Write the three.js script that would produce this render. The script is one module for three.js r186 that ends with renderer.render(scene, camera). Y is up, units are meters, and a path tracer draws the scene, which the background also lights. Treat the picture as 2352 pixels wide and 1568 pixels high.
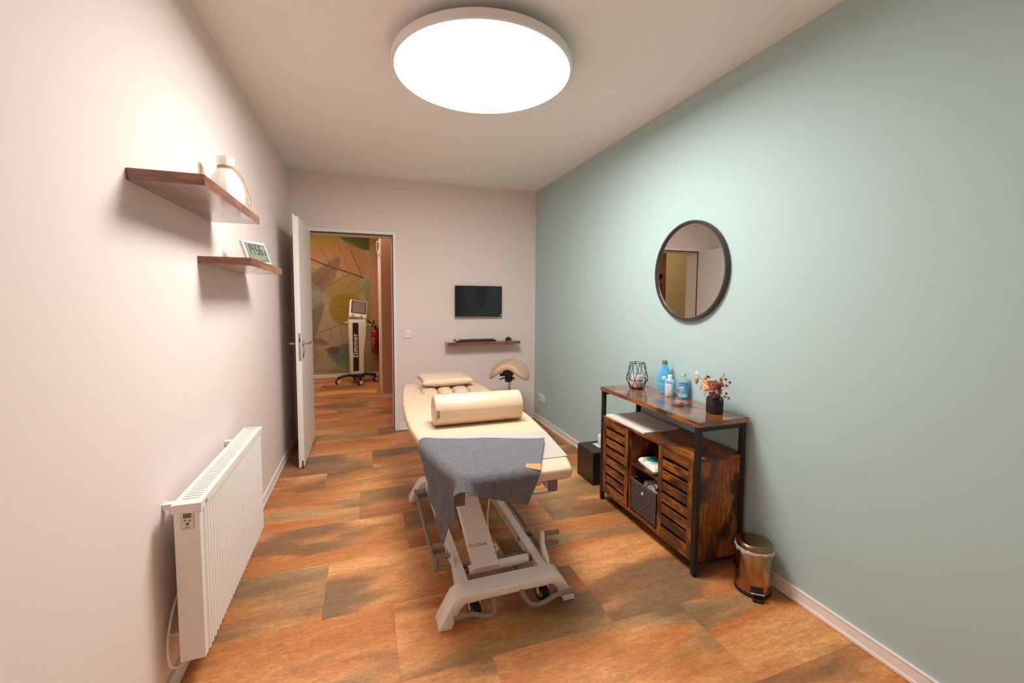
import * as THREE from 'three';
import { RoundedBoxGeometry } from 'three/addons/geometries/RoundedBoxGeometry.js';
import { mergeGeometries, mergeVertices, toCreasedNormals } from 'three/addons/utils/BufferGeometryUtils.js';
import { RectAreaLightUniformsLib } from 'three/addons/lights/RectAreaLightUniformsLib.js';

// ------------------------------------------------------------------ camera, exposure
const scene = new THREE.Scene();
scene.background = new THREE.Color(0x000000);
const W = 2.507, H = 2.586;                       // room width and height; far wall at z = 0, left wall at x = 0
const camera = new THREE.PerspectiveCamera(77.8, 2352 / 1568, 0.02, 60);
camera.position.set(0.6574, 1.3707, 4.5083);
camera.rotation.set(-0.0655, -0.3351, 0.0058, 'YXZ');
camera.setViewOffset(2352, 1568, 0, 31.7, 2352, 1568);
const renderer = new THREE.WebGLRenderer({ antialias: true });
renderer.toneMapping = THREE.LinearToneMapping;
renderer.toneMappingExposure = 1.0;
renderer.shadowMap.enabled = true;
RectAreaLightUniformsLib.init();
const ROOM_LIGHT = 34.5, HALL_LIGHT = 26;
const ROOM_COLOR = new THREE.Color().setRGB(1.0, 0.98, 0.955), HALL_COLOR = new THREE.Color().setRGB(1.0, 0.79, 0.58);

// ------------------------------------------------------------------ helpers
function rng(seed) { return () => { seed |= 0; seed = (seed + 0x6d2b79f5) | 0; let t = Math.imul(seed ^ (seed >>> 15), 1 | seed); t = (t + Math.imul(t ^ (t >>> 7), 61 | t)) ^ t; return ((t ^ (t >>> 14)) >>> 0) / 4294967296; }; }
const V = (x, y, z) => new THREE.Vector3(x, y, z);
const taken = new Map();
function numbered(n) { const k = taken.get(n) ?? 0; taken.set(n, k + 1); return k ? n + '_' + String(k).padStart(3, '0') : n; }
function tag(o, label, category, group) { o.userData.label = label; o.userData.category = category; if (group) o.userData.group = group; return o; }
function clean(g) {
  g = g.index ? g.toNonIndexed() : g;
  for (const k of Object.keys(g.attributes)) if (!['position', 'normal', 'uv'].includes(k)) g.deleteAttribute(k);
  if (!g.attributes.normal) g.computeVertexNormals();
  if (!g.attributes.uv) g.setAttribute('uv', new THREE.BufferAttribute(new Float32Array(g.attributes.position.count * 2), 2));
  return g;
}
const merge = (list) => Array.isArray(list) ? (list.length === 1 ? list[0] : mergeGeometries(list.map(clean))) : list;
function obj(name, geo, mat, parent = scene) {
  const m = new THREE.Mesh(merge(geo), mat); m.castShadow = m.receiveShadow = true;
  m.name = parent === scene ? numbered(name) : name; parent.add(m); return m;
}
function thing(name, label, category, p = [0, 0, 0], turn = 0, group) {
  const o = new THREE.Group(); o.name = numbered(name); o.position.set(...p); o.rotation.y = turn; scene.add(o); return tag(o, label, category, group);
}
function struct(name, geo, mat) { const m = obj(name, geo, mat); m.userData.kind = 'structure'; return m; }
function structGroup(name) { const g = new THREE.Group(); g.name = numbered(name); g.userData.kind = 'structure'; scene.add(g); return g; }
// box between two corners; r = edge rounding
function bx(x0, y0, z0, x1, y1, z1, r = 0, seg = 1) {
  const w = x1 - x0, h = y1 - y0, d = z1 - z0;
  const g = r > 0 ? new RoundedBoxGeometry(w, h, d, seg, Math.min(r, w / 2.01, h / 2.01, d / 2.01)) : new THREE.BoxGeometry(w, h, d);
  return g.translate((x0 + x1) / 2, (y0 + y1) / 2, (z0 + z1) / 2);
}
const curve = (pts, closed = false, tension = 0.5) => new THREE.CatmullRomCurve3(pts.map((p) => V(...p)), closed, 'centripetal', tension);
function tube(pts, r, { seg = 0, rad = 10, closed = false, straight = false } = {}) {
  let c;
  if (straight) { c = new THREE.CurvePath(); for (let i = 0; i + 1 < pts.length; i++) c.add(new THREE.LineCurve3(V(...pts[i]), V(...pts[i + 1]))); } else c = curve(pts, closed);
  const g = new THREE.TubeGeometry(c, seg || Math.max(8, pts.length * 6), r, rad, closed);
  if (closed) return g;
  const n = clean(g), caps = [];
  for (const t of [0, 1]) { const p = c.getPointAt(t), d = c.getTangentAt(t); if (!t) d.negate(); const disc = new THREE.CircleGeometry(r, rad); disc.applyQuaternion(new THREE.Quaternion().setFromUnitVectors(V(0, 0, 1), d)); disc.translate(p.x, p.y, p.z); caps.push(clean(disc)); }
  return mergeGeometries([n, ...caps]);
}
function rod(a, b, r, rad = 10) {
  const A = V(...a), B = V(...b), d = B.clone().sub(A), L = d.length();
  const g = new THREE.CylinderGeometry(r, r, L, rad); g.applyQuaternion(new THREE.Quaternion().setFromUnitVectors(V(0, 1, 0), d.normalize()));
  return g.translate((A.x + B.x) / 2, (A.y + B.y) / 2, (A.z + B.z) / 2);
}
function lathe(profile, seg = 40) { const g = new THREE.LatheGeometry(profile.map(([r, y]) => new THREE.Vector2(Math.max(r, 1e-5), y)), seg); return toCreasedNormals(g, 0.7); }
// prism from a plan outline [[x, z] ...] standing between heights y0 and y1 with rounded edges
function prism(pts, y0, y1, bev = 0, seg = 3, holes = []) {
  const s = new THREE.Shape(pts.map((p) => new THREE.Vector2(p[0], p[1])));
  for (const h of holes) s.holes.push(new THREE.Path(h.map((p) => new THREE.Vector2(p[0], p[1]))));
  const g = new THREE.ExtrudeGeometry(s, { depth: y1 - y0 - 2 * bev, bevelEnabled: bev > 0, bevelThickness: bev, bevelSize: bev, bevelOffset: -bev, bevelSegments: seg, curveSegments: 12 });
  g.rotateX(Math.PI / 2).translate(0, y1 - bev, 0);
  return toCreasedNormals(g, 0.75);
}
// uv in metres from the nearest axis plane; grain = the axis that the texture's u runs along
function uvm(g, grain = 'x', du = 0, dv = 0) {
  g = clean(g); const p = g.attributes.position, n = g.attributes.normal, uv = new Float32Array(p.count * 2), ax = ['x', 'y', 'z'];
  for (let t = 0; t < p.count; t += 3) {
    const m = [0, 0, 0]; for (let k = 0; k < 3; k++) { m[0] += n.getX(t + k); m[1] += n.getY(t + k); m[2] += n.getZ(t + k); }
    const a = m.map(Math.abs), dom = a[0] >= a[1] && a[0] >= a[2] ? 0 : a[1] >= a[2] ? 1 : 2;
    const rest = [0, 1, 2].filter((i) => i !== dom); let U = rest[0], Vv = rest[1];
    const gi = ax.indexOf(grain); if (rest[1] === gi) [U, Vv] = [rest[1], rest[0]];
    for (let k = 0; k < 3; k++) { const q = [p.getX(t + k), p.getY(t + k), p.getZ(t + k)]; uv[(t + k) * 2] = q[U] + du; uv[(t + k) * 2 + 1] = q[Vv] + dv; }
  }
  g.setAttribute('uv', new THREE.BufferAttribute(uv, 2)); return g;
}
const C = (hex) => new THREE.Color(hex);
function std(color, rough = 0.6, o = {}) { const m = new THREE.MeshStandardMaterial({ color, roughness: rough, metalness: o.metal ?? 0 }); for (const k in o) if (k !== 'metal') m[k] = o[k]; return m; }
function phys(color, rough, o = {}) { const m = new THREE.MeshPhysicalMaterial({ color, roughness: rough }); for (const k in o) m[k] = o[k]; return m; }

// ------------------------------------------------------------------ computed textures
function noiseMaker(seed) {
  const r = rng(seed), N = 256, t = new Float32Array(N * N); for (let i = 0; i < t.length; i++) t[i] = r();
  const sm = (x) => x * x * (3 - 2 * x);
  const n2 = (x, y, px, py) => {                       // periodic value noise; px, py whole periods
    const x0 = Math.floor(x), y0 = Math.floor(y), fx = sm(x - x0), fy = sm(y - y0);
    const w = (a, b) => { a = ((a % px) + px) % px; b = ((b % py) + py) % py; return t[(b & 255) * N + (a & 255)]; };
    const a = w(x0, y0), b = w(x0 + 1, y0), c = w(x0, y0 + 1), d = w(x0 + 1, y0 + 1);
    return a + (b - a) * fx + (c - a) * fy + (a - b - c + d) * fx * fy;
  };
  return (u, v, fx, fy, oct = 4, gain = 0.5) => { let s = 0, a = 1, q = 0; for (let i = 0; i < oct; i++) { s += a * n2(u * fx + i * 17.3 * 0, v * fy, fx, fy); q += a; a *= gain; fx *= 2; fy *= 2; if (fx > 1024) fx = 1024; if (fy > 1024) fy = 1024; } return s / q; };
}
const sstep = (a, b, x) => { const t = Math.min(1, Math.max(0, (x - a) / (b - a))); return t * t * (3 - 2 * t); };
const mix3 = (a, b, t) => [a[0] + (b[0] - a[0]) * t, a[1] + (b[1] - a[1]) * t, a[2] + (b[2] - a[2]) * t];
function dataTex(w, h, fn, { srgb = true, metres = [1, 1] } = {}) {
  const d = new Uint8Array(w * h * 4);
  for (let j = 0; j < h; j++) for (let i = 0; i < w; i++) { const c = fn(i / w, j / h, i, j), k = (j * w + i) * 4; d[k] = Math.max(0, Math.min(255, c[0])); d[k + 1] = Math.max(0, Math.min(255, c[1])); d[k + 2] = Math.max(0, Math.min(255, c[2])); d[k + 3] = 255; }
  const t = new THREE.DataTexture(d, w, h, THREE.RGBAFormat); t.magFilter = THREE.LinearFilter; t.minFilter = THREE.LinearMipmapLinearFilter; t.generateMipmaps = true;
  t.wrapS = t.wrapT = THREE.RepeatWrapping; t.repeat.set(1 / metres[0], 1 / metres[1]); if (srgb) t.colorSpace = THREE.SRGBColorSpace; t.needsUpdate = true; return t;
}
function canvasTex(w, h, draw) { const c = document.createElement('canvas'); c.width = w; c.height = h; draw(c.getContext('2d'), w, h); const t = new THREE.CanvasTexture(c); t.colorSpace = THREE.SRGBColorSpace; t.anisotropy = 8; return t; }

// vinyl floor: cloudy rust orange and brown with grey-green stains, streaked along the tile
const nA = noiseMaker(11), nB = noiseMaker(23), nC = noiseMaker(37), nD = noiseMaker(53);
const floorTex = dataTex(2048, 2048, (u, v) => {
  const warp = (nC(u, v, 4, 6, 3) - 0.5) * 0.10, uu = u + warp, vv = v + (nB(u, v, 4, 4, 2) - 0.5) * 0.05;
  const big = nA(uu, vv, 4, 15, 5), streak = nB(uu, vv, 5, 32, 5), stain = nC(uu, vv, 4, 13, 5), cool = nD(uu, vv, 4, 12, 5), fine = nA(u, v, 300, 420, 2), fib = nD(u, v, 60, 400, 2), grit = nC(u, v, 160, 700, 1);
  let c = mix3([190, 118, 60], [224, 158, 96], sstep(0.3, 0.7, big));
  c = mix3(c, [196, 112, 60], sstep(0.5, 0.68, streak) * 0.55);
  c = mix3(c, [146, 96, 54], sstep(0.5, 0.72, stain) * 0.6);
  c = mix3(c, [150, 136, 100], sstep(0.54, 0.72, cool) * 0.6);
  c = mix3(c, [98, 70, 52], sstep(0.54, 0.66, stain * 0.5 + cool * 0.5) * 0.4 + sstep(0.6, 0.76, nB(uu, vv, 4, 36, 4)) * 0.22);
  const k = 0.78 + 0.16 * fine + 0.16 * fib + 0.10 * grit; return [c[0] * k, c[1] * k, c[2] * k];
}, { metres: [3, 3] });
const floorBump = dataTex(512, 512, (u, v) => { const k = 255 * (0.5 * nA(u, v, 64, 128, 2) + 0.5 * nB(u, v, 128, 128, 1)); return [k, k, k]; }, { srgb: false, metres: [1, 1] });
// dark rustic oak print for the sideboard
const rusticTex = dataTex(1024, 1024, (u, v) => {
  const warp = (nC(u, v, 4, 8, 3) - 0.5) * 0.04, vv = v + warp;
  const patch = nA(u, vv, 7, 12, 4), soft = nD(u, v, 5, 9, 3), grain = nB(u, vv, 10, 110, 3), fine = nD(u, vv, 40, 128, 2), fleck = nC(u, vv, 14, 170, 2);
  let c = mix3([132, 72, 22], [176, 104, 36], sstep(0.3, 0.7, grain * 0.6 + soft * 0.4));
  c = mix3(c, [92, 54, 24], sstep(0.4, 0.64, patch) * 0.8);
  c = mix3(c, [54, 34, 20], sstep(0.52, 0.7, patch * 0.6 + soft * 0.4) * 0.8);
  c = mix3(c, [38, 24, 14], sstep(0.64, 0.78, fleck) * 0.55);
  const k = 0.76 + 0.38 * fine; return [c[0] * k, c[1] * k, c[2] * k];
}, { metres: [0.8, 0.8] });
const shelfTex = dataTex(1024, 512, (u, v) => {
  const warp = (nB(u, v, 3, 5, 3) - 0.5) * 0.08, vv = v + warp;
  const grain = nA(u, vv, 4, 70, 4), patch = nC(u, vv, 6, 12, 3), fine = nD(u, vv, 20, 128, 2);
  let c = mix3([122, 68, 42], [170, 104, 68], sstep(0.3, 0.7, grain)); c = mix3(c, [88, 48, 30], sstep(0.52, 0.7, patch) * 0.6);
  const k = 0.84 + 0.26 * fine; return [c[0] * k, c[1] * k, c[2] * k];
}, { metres: [0.8, 0.4] });
const plasterBump = dataTex(512, 512, (u, v) => { const k = 255 * (0.6 * nA(u, v, 60, 60, 2) + 0.4 * nB(u, v, 128, 128, 1)); return [k, k, k]; }, { srgb: false, metres: [0.6, 0.6] });
const terryBump = dataTex(512, 512, (u, v) => { const k = 255 * (0.55 * nA(u, v, 60, 60, 2) + 0.45 * nB(u, v, 128, 128, 1)); return [k, k, k]; }, { srgb: false, metres: [0.11, 0.11] });
const terryTex = dataTex(512, 512, (u, v) => { const a = nA(u, v, 40, 40, 3), b = nC(u, v, 128, 110, 1); const k = 0.7 + 0.3 * a + 0.36 * b; return [104 * k, 104 * k, 108 * k]; }, { metres: [0.2, 0.2] });
const leatherBump = dataTex(512, 512, (u, v) => { const k = 255 * nA(u, v, 110, 110, 2); return [k, k, k]; }, { srgb: false, metres: [0.12, 0.12] });

// ------------------------------------------------------------------ materials
const M = {
  wall: std(C('#ebddd6'), 0.85, { bumpMap: plasterBump, bumpScale: 0.00008 }),
  teal: std(C('#b2cac8'), 0.7, { bumpMap: plasterBump, bumpScale: 0.00008 }),
  ceil: std(C('#f7f4f0'), 0.9),
  floor: std(C('#ffffff'), 0.5, { map: floorTex, bumpMap: floorBump, bumpScale: 0.0004 }),
  sub: std(C('#7a5030'), 0.9),
  trim: std(C('#efe8e0'), 0.5), door: std(C('#f0ebe5'), 0.45), seal: std(C('#4a4038'), 0.7),
  steel: std(C('#b9afa6'), 0.32, { metal: 1 }), chrome: std(C('#d8d8d8'), 0.12, { metal: 1 }), darkSteel: std(C('#6b625a'), 0.45, { metal: 0.6 }),
  white: std(C('#ece6de'), 0.45), whiteSoft: std(C('#efeae4'), 0.6), plastic: std(C('#eeeae4'), 0.4),
  leather: phys(C('#d9bd9f'), 0.42, { bumpMap: leatherBump, bumpScale: 0.00025, clearcoat: 0.12, clearcoatRoughness: 0.4 }),
  saddle: phys(C('#cdae8c'), 0.45, { bumpMap: leatherBump, bumpScale: 0.00025 }),
  cover: phys(C('#bdb2aa'), 0.35, { clearcoat: 0.2, clearcoatRoughness: 0.3 }), coverEdge: std(C('#77706a'), 0.6),
  frameWhite: phys(C('#efe8e1'), 0.38, { clearcoat: 0.3, clearcoatRoughness: 0.25 }),
  greyTube: std(C('#857a72'), 0.5), greyCap: std(C('#7c7068'), 0.6), black: std(C('#141312'), 0.45), blackMatte: std(C('#1b1918'), 0.75), blackMetal: std(C('#232120'), 0.5, { metal: 0.2 }),
  towel: phys(C('#ffffff'), 1.0, { map: terryTex, bumpMap: terryBump, bumpScale: 0.0022, sheen: 0.6, sheenColor: C('#8a8a90'), sheenRoughness: 0.9, side: THREE.DoubleSide }),
  tan: std(C('#c08a4c'), 0.5),
  rustic: std(C('#ffffff'), 0.42, { map: rusticTex, bumpMap: rusticTex, bumpScale: 0.0008 }),
  rusticTop: phys(C('#ffffff'), 0.3, { map: rusticTex, clearcoat: 1, clearcoatRoughness: 0.1 }),
  shelf: phys(C('#ffffff'), 0.3, { map: shelfTex, clearcoat: 0.9, clearcoatRoughness: 0.12 }), shelfDark: std(C('#8a7a70'), 0.3, { map: shelfTex }),
  basket: std(C('#4a3f3d'), 0.85),
  gold: std(C('#ab875c'), 0.2, { metal: 1 }), goldLid: std(C('#948060'), 0.24, { metal: 1 }),
  mirror: std(C('#f2f2f0'), 0.015, { metal: 1 }), mirrorFrame: std(C('#3a332f'), 0.4),
  screen: std(C('#15191a'), 0.12), rope: std(C('#c79a68'), 0.9),
  candle: std(C('#d7bdb0'), 0.6), lantern: std(C('#1c2422'), 0.5, { metal: 0.3 }),
  glass: phys(C('#ffffff'), 0.02, { transmission: 1, thickness: 0.003, ior: 1.45 }),
  sand: std(C('#dcae96'), 0.95), linen: std(C('#e9dfd8'), 0.85), linenEdge: std(C('#b9a99c'), 0.9),
  hallOrange: std(C('#d3a283'), 0.85), hallWall: std(C('#b98a68'), 0.85), olive: std(C('#a59a70'), 0.85), red: std(C('#a8120f'), 0.3),
};

// ------------------------------------------------------------------ the room shell
const BACK = 4.8, WT = 0.22;
{
  const fl = structGroup('floor');
  obj('subfloor', bx(-2.3, -0.12, -3.6, W + 0.12, -0.0052, BACK + 0.12), M.sub, fl);
  // rows of vinyl tiles 0.883 x 0.413 m laid in staggered bond, long side across the room
  const offs = { 0: 1.493, 1: 1.10, 2: 0.757, 3: 0.462, 4: 0.867, 5: 0.607, 6: 0.36, 7: 0.70, 8: 0.20, 9: 0.76 };
  const R = rng(5);
  for (let k = -4; k < 18; k++) {
    const z1 = 3.44 - 0.413 * (k - 1), z0 = z1 - 0.413; if (z0 > BACK) continue; if (z1 < -3.45) break;
    const hall = z1 < -0.15, xa = hall ? -2.2 : 0, xb = hall ? (z1 < -1.45 ? 0.9 : 2.2) : W, st = ((offs[k] ?? R() * 0.88) % 0.883 + 0.883) % 0.883;
    for (let x = st - 0.883 * 4; x < xb; x += 0.883) {
      const a = Math.max(x, xa), b = Math.min(x + 0.883, xb); if (b - a < 0.02) { R(); R(); continue; }
      const g = bx(a + 0.0003, -0.005, z0 + 0.0003, b - 0.0003, 0, z1 - 0.0003);
      obj('tile', uvm(g, 'x', R() * 3, R() * 3), M.floor, fl);
    }
  }
}
struct('ceiling', bx(-0.15, H, -WT, W + 0.15, H + 0.15, BACK + 0.15), M.ceil);
struct('wall_left', uvm(bx(-0.15, -0.1, -WT, 0, H, BACK + 0.1)), M.wall);
struct('wall_right', uvm(bx(W, -0.1, -WT, W + 0.15, H, BACK + 0.1)), M.teal);
struct('wall_back', uvm(bx(0, -0.1, BACK, W, H, BACK + 0.12)), M.wall);
{
  const s = new THREE.Shape(); s.moveTo(0, 0); s.lineTo(0.118, 0); s.lineTo(0.118, 2.036); s.lineTo(0.957, 2.036); s.lineTo(0.957, 0); s.lineTo(W, 0); s.lineTo(W, H); s.lineTo(0, H); s.closePath();
  struct('wall_far', uvm(new THREE.ExtrudeGeometry(s, { depth: WT, bevelEnabled: false }).translate(0, 0, -WT)), M.wall);
}
// skirting with a small lip at the top and a foot strip at the floor
function skirting(name, x0, z0, x1, z1, nx, nz) {
  const e = 0.0005, th = (t) => [Math.min(x0, x0 + nx * t), Math.min(z0, z0 + nz * t), Math.max(x1, x1 + nx * t), Math.max(z1, z1 + nz * t)];
  const b = (y0, y1, t, r) => { const [a, c, d, f] = th(t); return bx(a, y0, c, d, y1, f, r, 2); };
  struct(name, [b(e, 0.064, 0.010, 0.001), b(e, 0.017, 0.014, 0.003), b(0.058, 0.066, 0.012, 0.002)], M.trim);
}
skirting('baseboard_left', 0, 0, 0, BACK, 1, 0);
skirting('baseboard_right', W, 0, W, BACK, -1, 0);
skirting('baseboard_far', 0.972, 0, W - 0.014, 0, 0, 1);
{ // steel door frame: face strips, lining through the wall and a dark rubber seal
  const t = structGroup('trim_1');
  const face = (z0, z1) => [bx(0.938, 0, z0, 0.968, 2.05, z1, 0.002), bx(0.112, 0, z0, 0.1418, 2.05, z1, 0.002), bx(0.1418, 2.019, z0, 0.938, 2.05, z1, 0.002)];
  obj('casing', face(-0.004, 0.012), M.trim, t);
  obj('casing', face(-WT - 0.012, -WT + 0.004), M.trim, t);
  obj('lining', [bx(0.93, 0, -WT, 0.957, 2.036, -0.03), bx(0.118, 0, -WT, 0.15, 2.036, -0.03), bx(0.15, 2.008, -WT, 0.93, 2.036, -0.03)], M.trim, t);
  obj('seal', [bx(0.931, 0, -0.03, 0.938, 2.019, -0.006), bx(0.1418, 0, -0.03, 0.149, 2.019, -0.006), bx(0.149, 2.009, -0.03, 0.931, 2.019, -0.006)], M.seal, t);
}
{ // open door leaf, standing at right angles to the far wall
  const d = structGroup('door_1');
  obj('leaf', [bx(0.15, 0.012, 0.018, 0.177, 2.013, 0.79, 0.002), bx(0.1365, 0.008, 0.016, 0.151, 2.027, 0.803, 0.003, 2)], M.door, d);
  const plate = new THREE.Shape(); const w = 0.0085, h = 0.112; plate.absarc(0, h - w, w, 0, Math.PI); plate.absarc(0, -h + w, w, Math.PI, 2 * Math.PI); plate.closePath();
  obj('lock_plate', new THREE.ExtrudeGeometry(plate, { depth: 0.002, bevelEnabled: false }).translate(0.1645, 0.985, 0.7895), M.steel, d);
  obj('latch', bx(0.160, 1.025, 0.79, 0.169, 1.06, 0.797, 0.002), M.darkSteel, d);
  obj('drop_seal', [bx(0.158, 0.012, 0.789, 0.17, 0.062, 0.7915), bx(0.15, 0.003, 0.03, 0.172, 0.0125, 0.788)], M.seal, d);
  for (const s of [1, -1]) {
    const x = s > 0 ? 0.177 : 0.1365, h = obj('handle', [rod([x, 1.01, 0.735], [x + s * 0.046, 1.01, 0.735], 0.009, 16), tube([[x + s * 0.04, 1.01, 0.742], [x + s * 0.047, 1.01, 0.725], [x + s * 0.048, 1.01, 0.62]], 0.0095, { rad: 14 })], M.steel, d);
    obj('rosette', rod([x, 1.01, 0.735], [x + s * 0.008, 1.01, 0.735], 0.026, 24), M.steel, h);
    const k = obj('key_rosette', rod([x, 0.918, 0.735], [x + s * 0.008, 0.918, 0.735], 0.026, 24), M.steel, d);
    obj('keyhole', bx(s > 0 ? x + 0.007 : x - 0.009, 0.9, 0.731, s > 0 ? x + 0.009 : x - 0.007, 0.93, 0.739), M.seal, k);
  }
  for (const y of [0.28, 1.75]) obj('hinge', [rod([0.140, y, 0.016], [0.140, y + 0.12, 0.016], 0.0075, 12), bx(0.1415, y + 0.01, 0.012, 0.1508, y + 0.05, 0.03)], M.steel, d);
}
// ------------------------------------------------------------------ the hall beyond the door
struct('wall_hall_far', uvm(bx(-2.3, -0.1, -3.55, 1.05, 2.7, -3.4)), M.hallWall);
struct('wall_hall_left', uvm(bx(-0.75, -0.1, -1.5, -0.55, 2.7, -WT)), M.olive);
struct('wall_hall_side', uvm(bx(-2.3, -0.1, -3.4, -2.15, 2.7, -1.5)), M.hallOrange);
struct('wall_hall_recess', uvm(bx(-2.15, -0.1, -1.5, -0.75, 2.7, -1.38)), M.hallOrange);
struct('wall_hall_right', uvm(bx(0.885, -0.1, -3.4, 1.02, 2.7, -1.5)), M.hallWall);
struct('wall_hall_corner', uvm(bx(1.02, -0.1, -1.62, 2.3, 2.7, -1.5)), M.hallOrange);
struct('wall_hall_end', uvm(bx(2.2, -0.1, -1.5, 2.3, 2.7, -WT)), M.hallOrange);
struct('wall_hall_pier', uvm(bx(0.875, -0.1, -1.5, 1.4, 2.7, -1.495)), M.hallOrange);
struct('ceiling_hall', bx(-2.3, 2.66, -3.55, 2.3, 2.76, -WT), M.ceil);
struct('baseboard_hall_far', bx(-2.15, 0.0005, -3.4, 0.875, 0.066, -3.386, 0.002), M.trim);
struct('baseboard_hall_pier', bx(0.868, 0.0005, -1.495, 2.2, 0.066, -1.482, 0.002), M.trim);
{ // white side-door frame on the right hall wall, seen edge-on
  const t = structGroup('trim_2');
  obj('casing', [bx(0.868, 0.0005, -1.62, 0.885, 2.66, -1.5, 0.002), bx(0.868, 0.0005, -2.7, 0.885, 2.12, -2.6, 0.002), bx(0.868, 2.04, -2.6, 0.885, 2.12, -1.62, 0.002)], M.trim, t);
  obj('panel', bx(0.878, 0.01, -2.6, 0.885, 2.04, -1.62), M.door, t);
}
{ // printed leaf wallpaper covering the far wall of the hall
  const mx0 = -0.95, mx1 = 0.752, my0 = 0.066, my1 = 2.66, S = 440;
  const tex = canvasTex(Math.round((mx1 - mx0) * S), Math.round((my1 - my0) * S), (c, w, h) => {
    const P = (u, v) => [(-0.19 + (u - 716) * 0.0070 - mx0) * S, (my1 - (1.268 - (v - 700) * 0.00753)) * S];
    c.fillStyle = '#a99a7c'; c.fillRect(0, 0, w, h);
    const blob = (pts, color, a) => { c.globalAlpha = a; c.fillStyle = color; c.beginPath(); const q = pts.map((p) => P(...p)); c.moveTo((q[0][0] + q[q.length - 1][0]) / 2, (q[0][1] + q[q.length - 1][1]) / 2); for (let i = 0; i < q.length; i++) { const n = q[(i + 1) % q.length]; c.quadraticCurveTo(q[i][0], q[i][1], (q[i][0] + n[0]) / 2, (q[i][1] + n[1]) / 2); } c.fill(); c.globalAlpha = 1; };
    const vein = (pts, wd, color = '#4a3020', a = 0.8) => { c.globalAlpha = a; c.strokeStyle = color; c.lineWidth = wd; c.lineCap = 'round'; c.beginPath(); const q = pts.map((p) => P(...p)); c.moveTo(...q[0]); for (let i = 1; i < q.length - 1; i++) c.quadraticCurveTo(q[i][0], q[i][1], (q[i][0] + q[i + 1][0]) / 2, (q[i][1] + q[i + 1][1]) / 2); c.lineTo(...q[q.length - 1]); c.stroke(); c.globalAlpha = 1; };
    const R = rng(77);
    const leaf = (x, y, len, wid, ang, color, a, vc = '#5a4028') => {   // one pressed leaf with its ribs
      const t = (s, k) => [x + Math.cos(ang) * s * len - Math.sin(ang) * k * wid, y + Math.sin(ang) * s * len + Math.cos(ang) * k * wid], pts = [];
      for (const [s, k] of [[-0.02, 0], [0.12, 0.5], [0.35, 0.95], [0.65, 0.8], [0.88, 0.35], [1.06, 0], [0.88, -0.35], [0.65, -0.8], [0.35, -0.95], [0.12, -0.5]]) pts.push(t(s, k));
      blob(pts, color, a); vein([t(-0.1, 0), t(0.5, 0.03), t(1, 0)], 3.5, vc, 0.55);
      for (let i = 1; i < 7; i++) for (const sd of [-1, 1]) vein([t(i / 8, 0), t(i / 8 + 0.07, sd * 0.3), t(i / 8 + 0.2, sd * 0.62 * (1 - i / 12))], 1.3, vc, 0.4);
    };
    const cols = ['#8f8a6b', '#a88f55', '#a08062', '#8d7764', '#83907f', '#b6a88c', '#958447', '#7a8d86'];
    for (let i = 0; i < 70; i++) leaf(430 + R() * 290, 520 + R() * 340, 50 + R() * 80, 14 + R() * 24, R() * 6.28, cols[i % 8], 0.3);
    const soft = (pts, color, a) => { const n = pts.length, mx = pts.reduce((s, p) => s + p[0], 0) / n, my = pts.reduce((s, p) => s + p[1], 0) / n; for (const k of [1.03, 1.0, 0.97, 0.9, 0.78]) blob(pts.map(([x, y]) => [mx + (x - mx) * k, my + (y - my) * k]), color, a * 0.36); };
    soft([[708, 530], [770, 525], [790, 552], [760, 575], [720, 590], [700, 600]], '#a2882f', 0.8);
    soft([[770, 528], [870, 520], [870, 576], [815, 570], [785, 552]], '#4d592c', 1);
    soft([[690, 600], [720, 572], [770, 552], [822, 560], [848, 590], [846, 622], [834, 644], [790, 634], [740, 610], [705, 606]], '#a67a4c', 0.85);
    soft([[700, 648], [735, 615], [790, 580], [775, 622], [765, 660], [738, 675], [710, 662]], '#7c6050', 0.8);
    soft([[748, 655], [780, 628], [835, 640], [838, 675], [800, 694], [762, 694], [742, 674]], '#998545', 0.75);
    soft([[830, 640], [870, 636], [870, 706], [838, 694]], '#7c8a6a', 0.7);
    soft([[752, 704], [766, 678], [800, 672], [834, 688], [842, 722], [818, 746], [785, 750], [760, 734]], '#92791f', 0.85);
    soft([[692, 645], [735, 655], [748, 700], [722, 770], [692, 755]], '#868e80', 0.7);
    soft([[690, 760], [720, 700], [748, 690], [735, 740], [716, 790], [694, 800]], '#78655a', 0.5);
    soft([[740, 808], [775, 794], [806, 784], [820, 820], [806, 858], [770, 838]], '#587a74', 0.85);
    soft([[740, 803], [768, 792], [780, 806], [765, 818]], '#6d5045', 0.8);
    soft([[705, 768], [755, 784], [748, 796], [705, 784]], '#7f6655', 0.65);
    soft([[748, 850], [790, 826], [836, 838], [836, 872], [745, 876]], '#878f72', 0.6);
    soft([[836, 700], [870, 690], [870, 760], [845, 770]], '#8f8350', 0.6);
    for (let i = 0; i < 60; i++) { const x = 705 + R() * 150, y = 545 + R() * 320, a = -0.5 + R() * 1.6, l = 14 + R() * 34; vein([[x, y], [x + Math.cos(a) * l * 0.5 + R() * 4, y + Math.sin(a) * l * 0.5], [x + Math.cos(a) * l, y + Math.sin(a) * l + R() * 8]], 1 + R() * 1.3, '#5c4a34', 0.35); }
    vein([[709, 594], [750, 612], [790, 622], [835, 637]], 7, '#3a2314', 0.95);
    for (const [a, b] of [[[760, 611], [738, 570]], [[781, 618], [765, 576]], [[806, 627], [780, 566]], [[826, 618], [802, 564]], [[830, 634], [826, 612], [830, 578]]]) vein([a, b], 2.6, '#54381f', 0.85);
    vein([[825, 617], [812, 590], [802, 564]], 3, '#54381f', 0.6);
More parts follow.
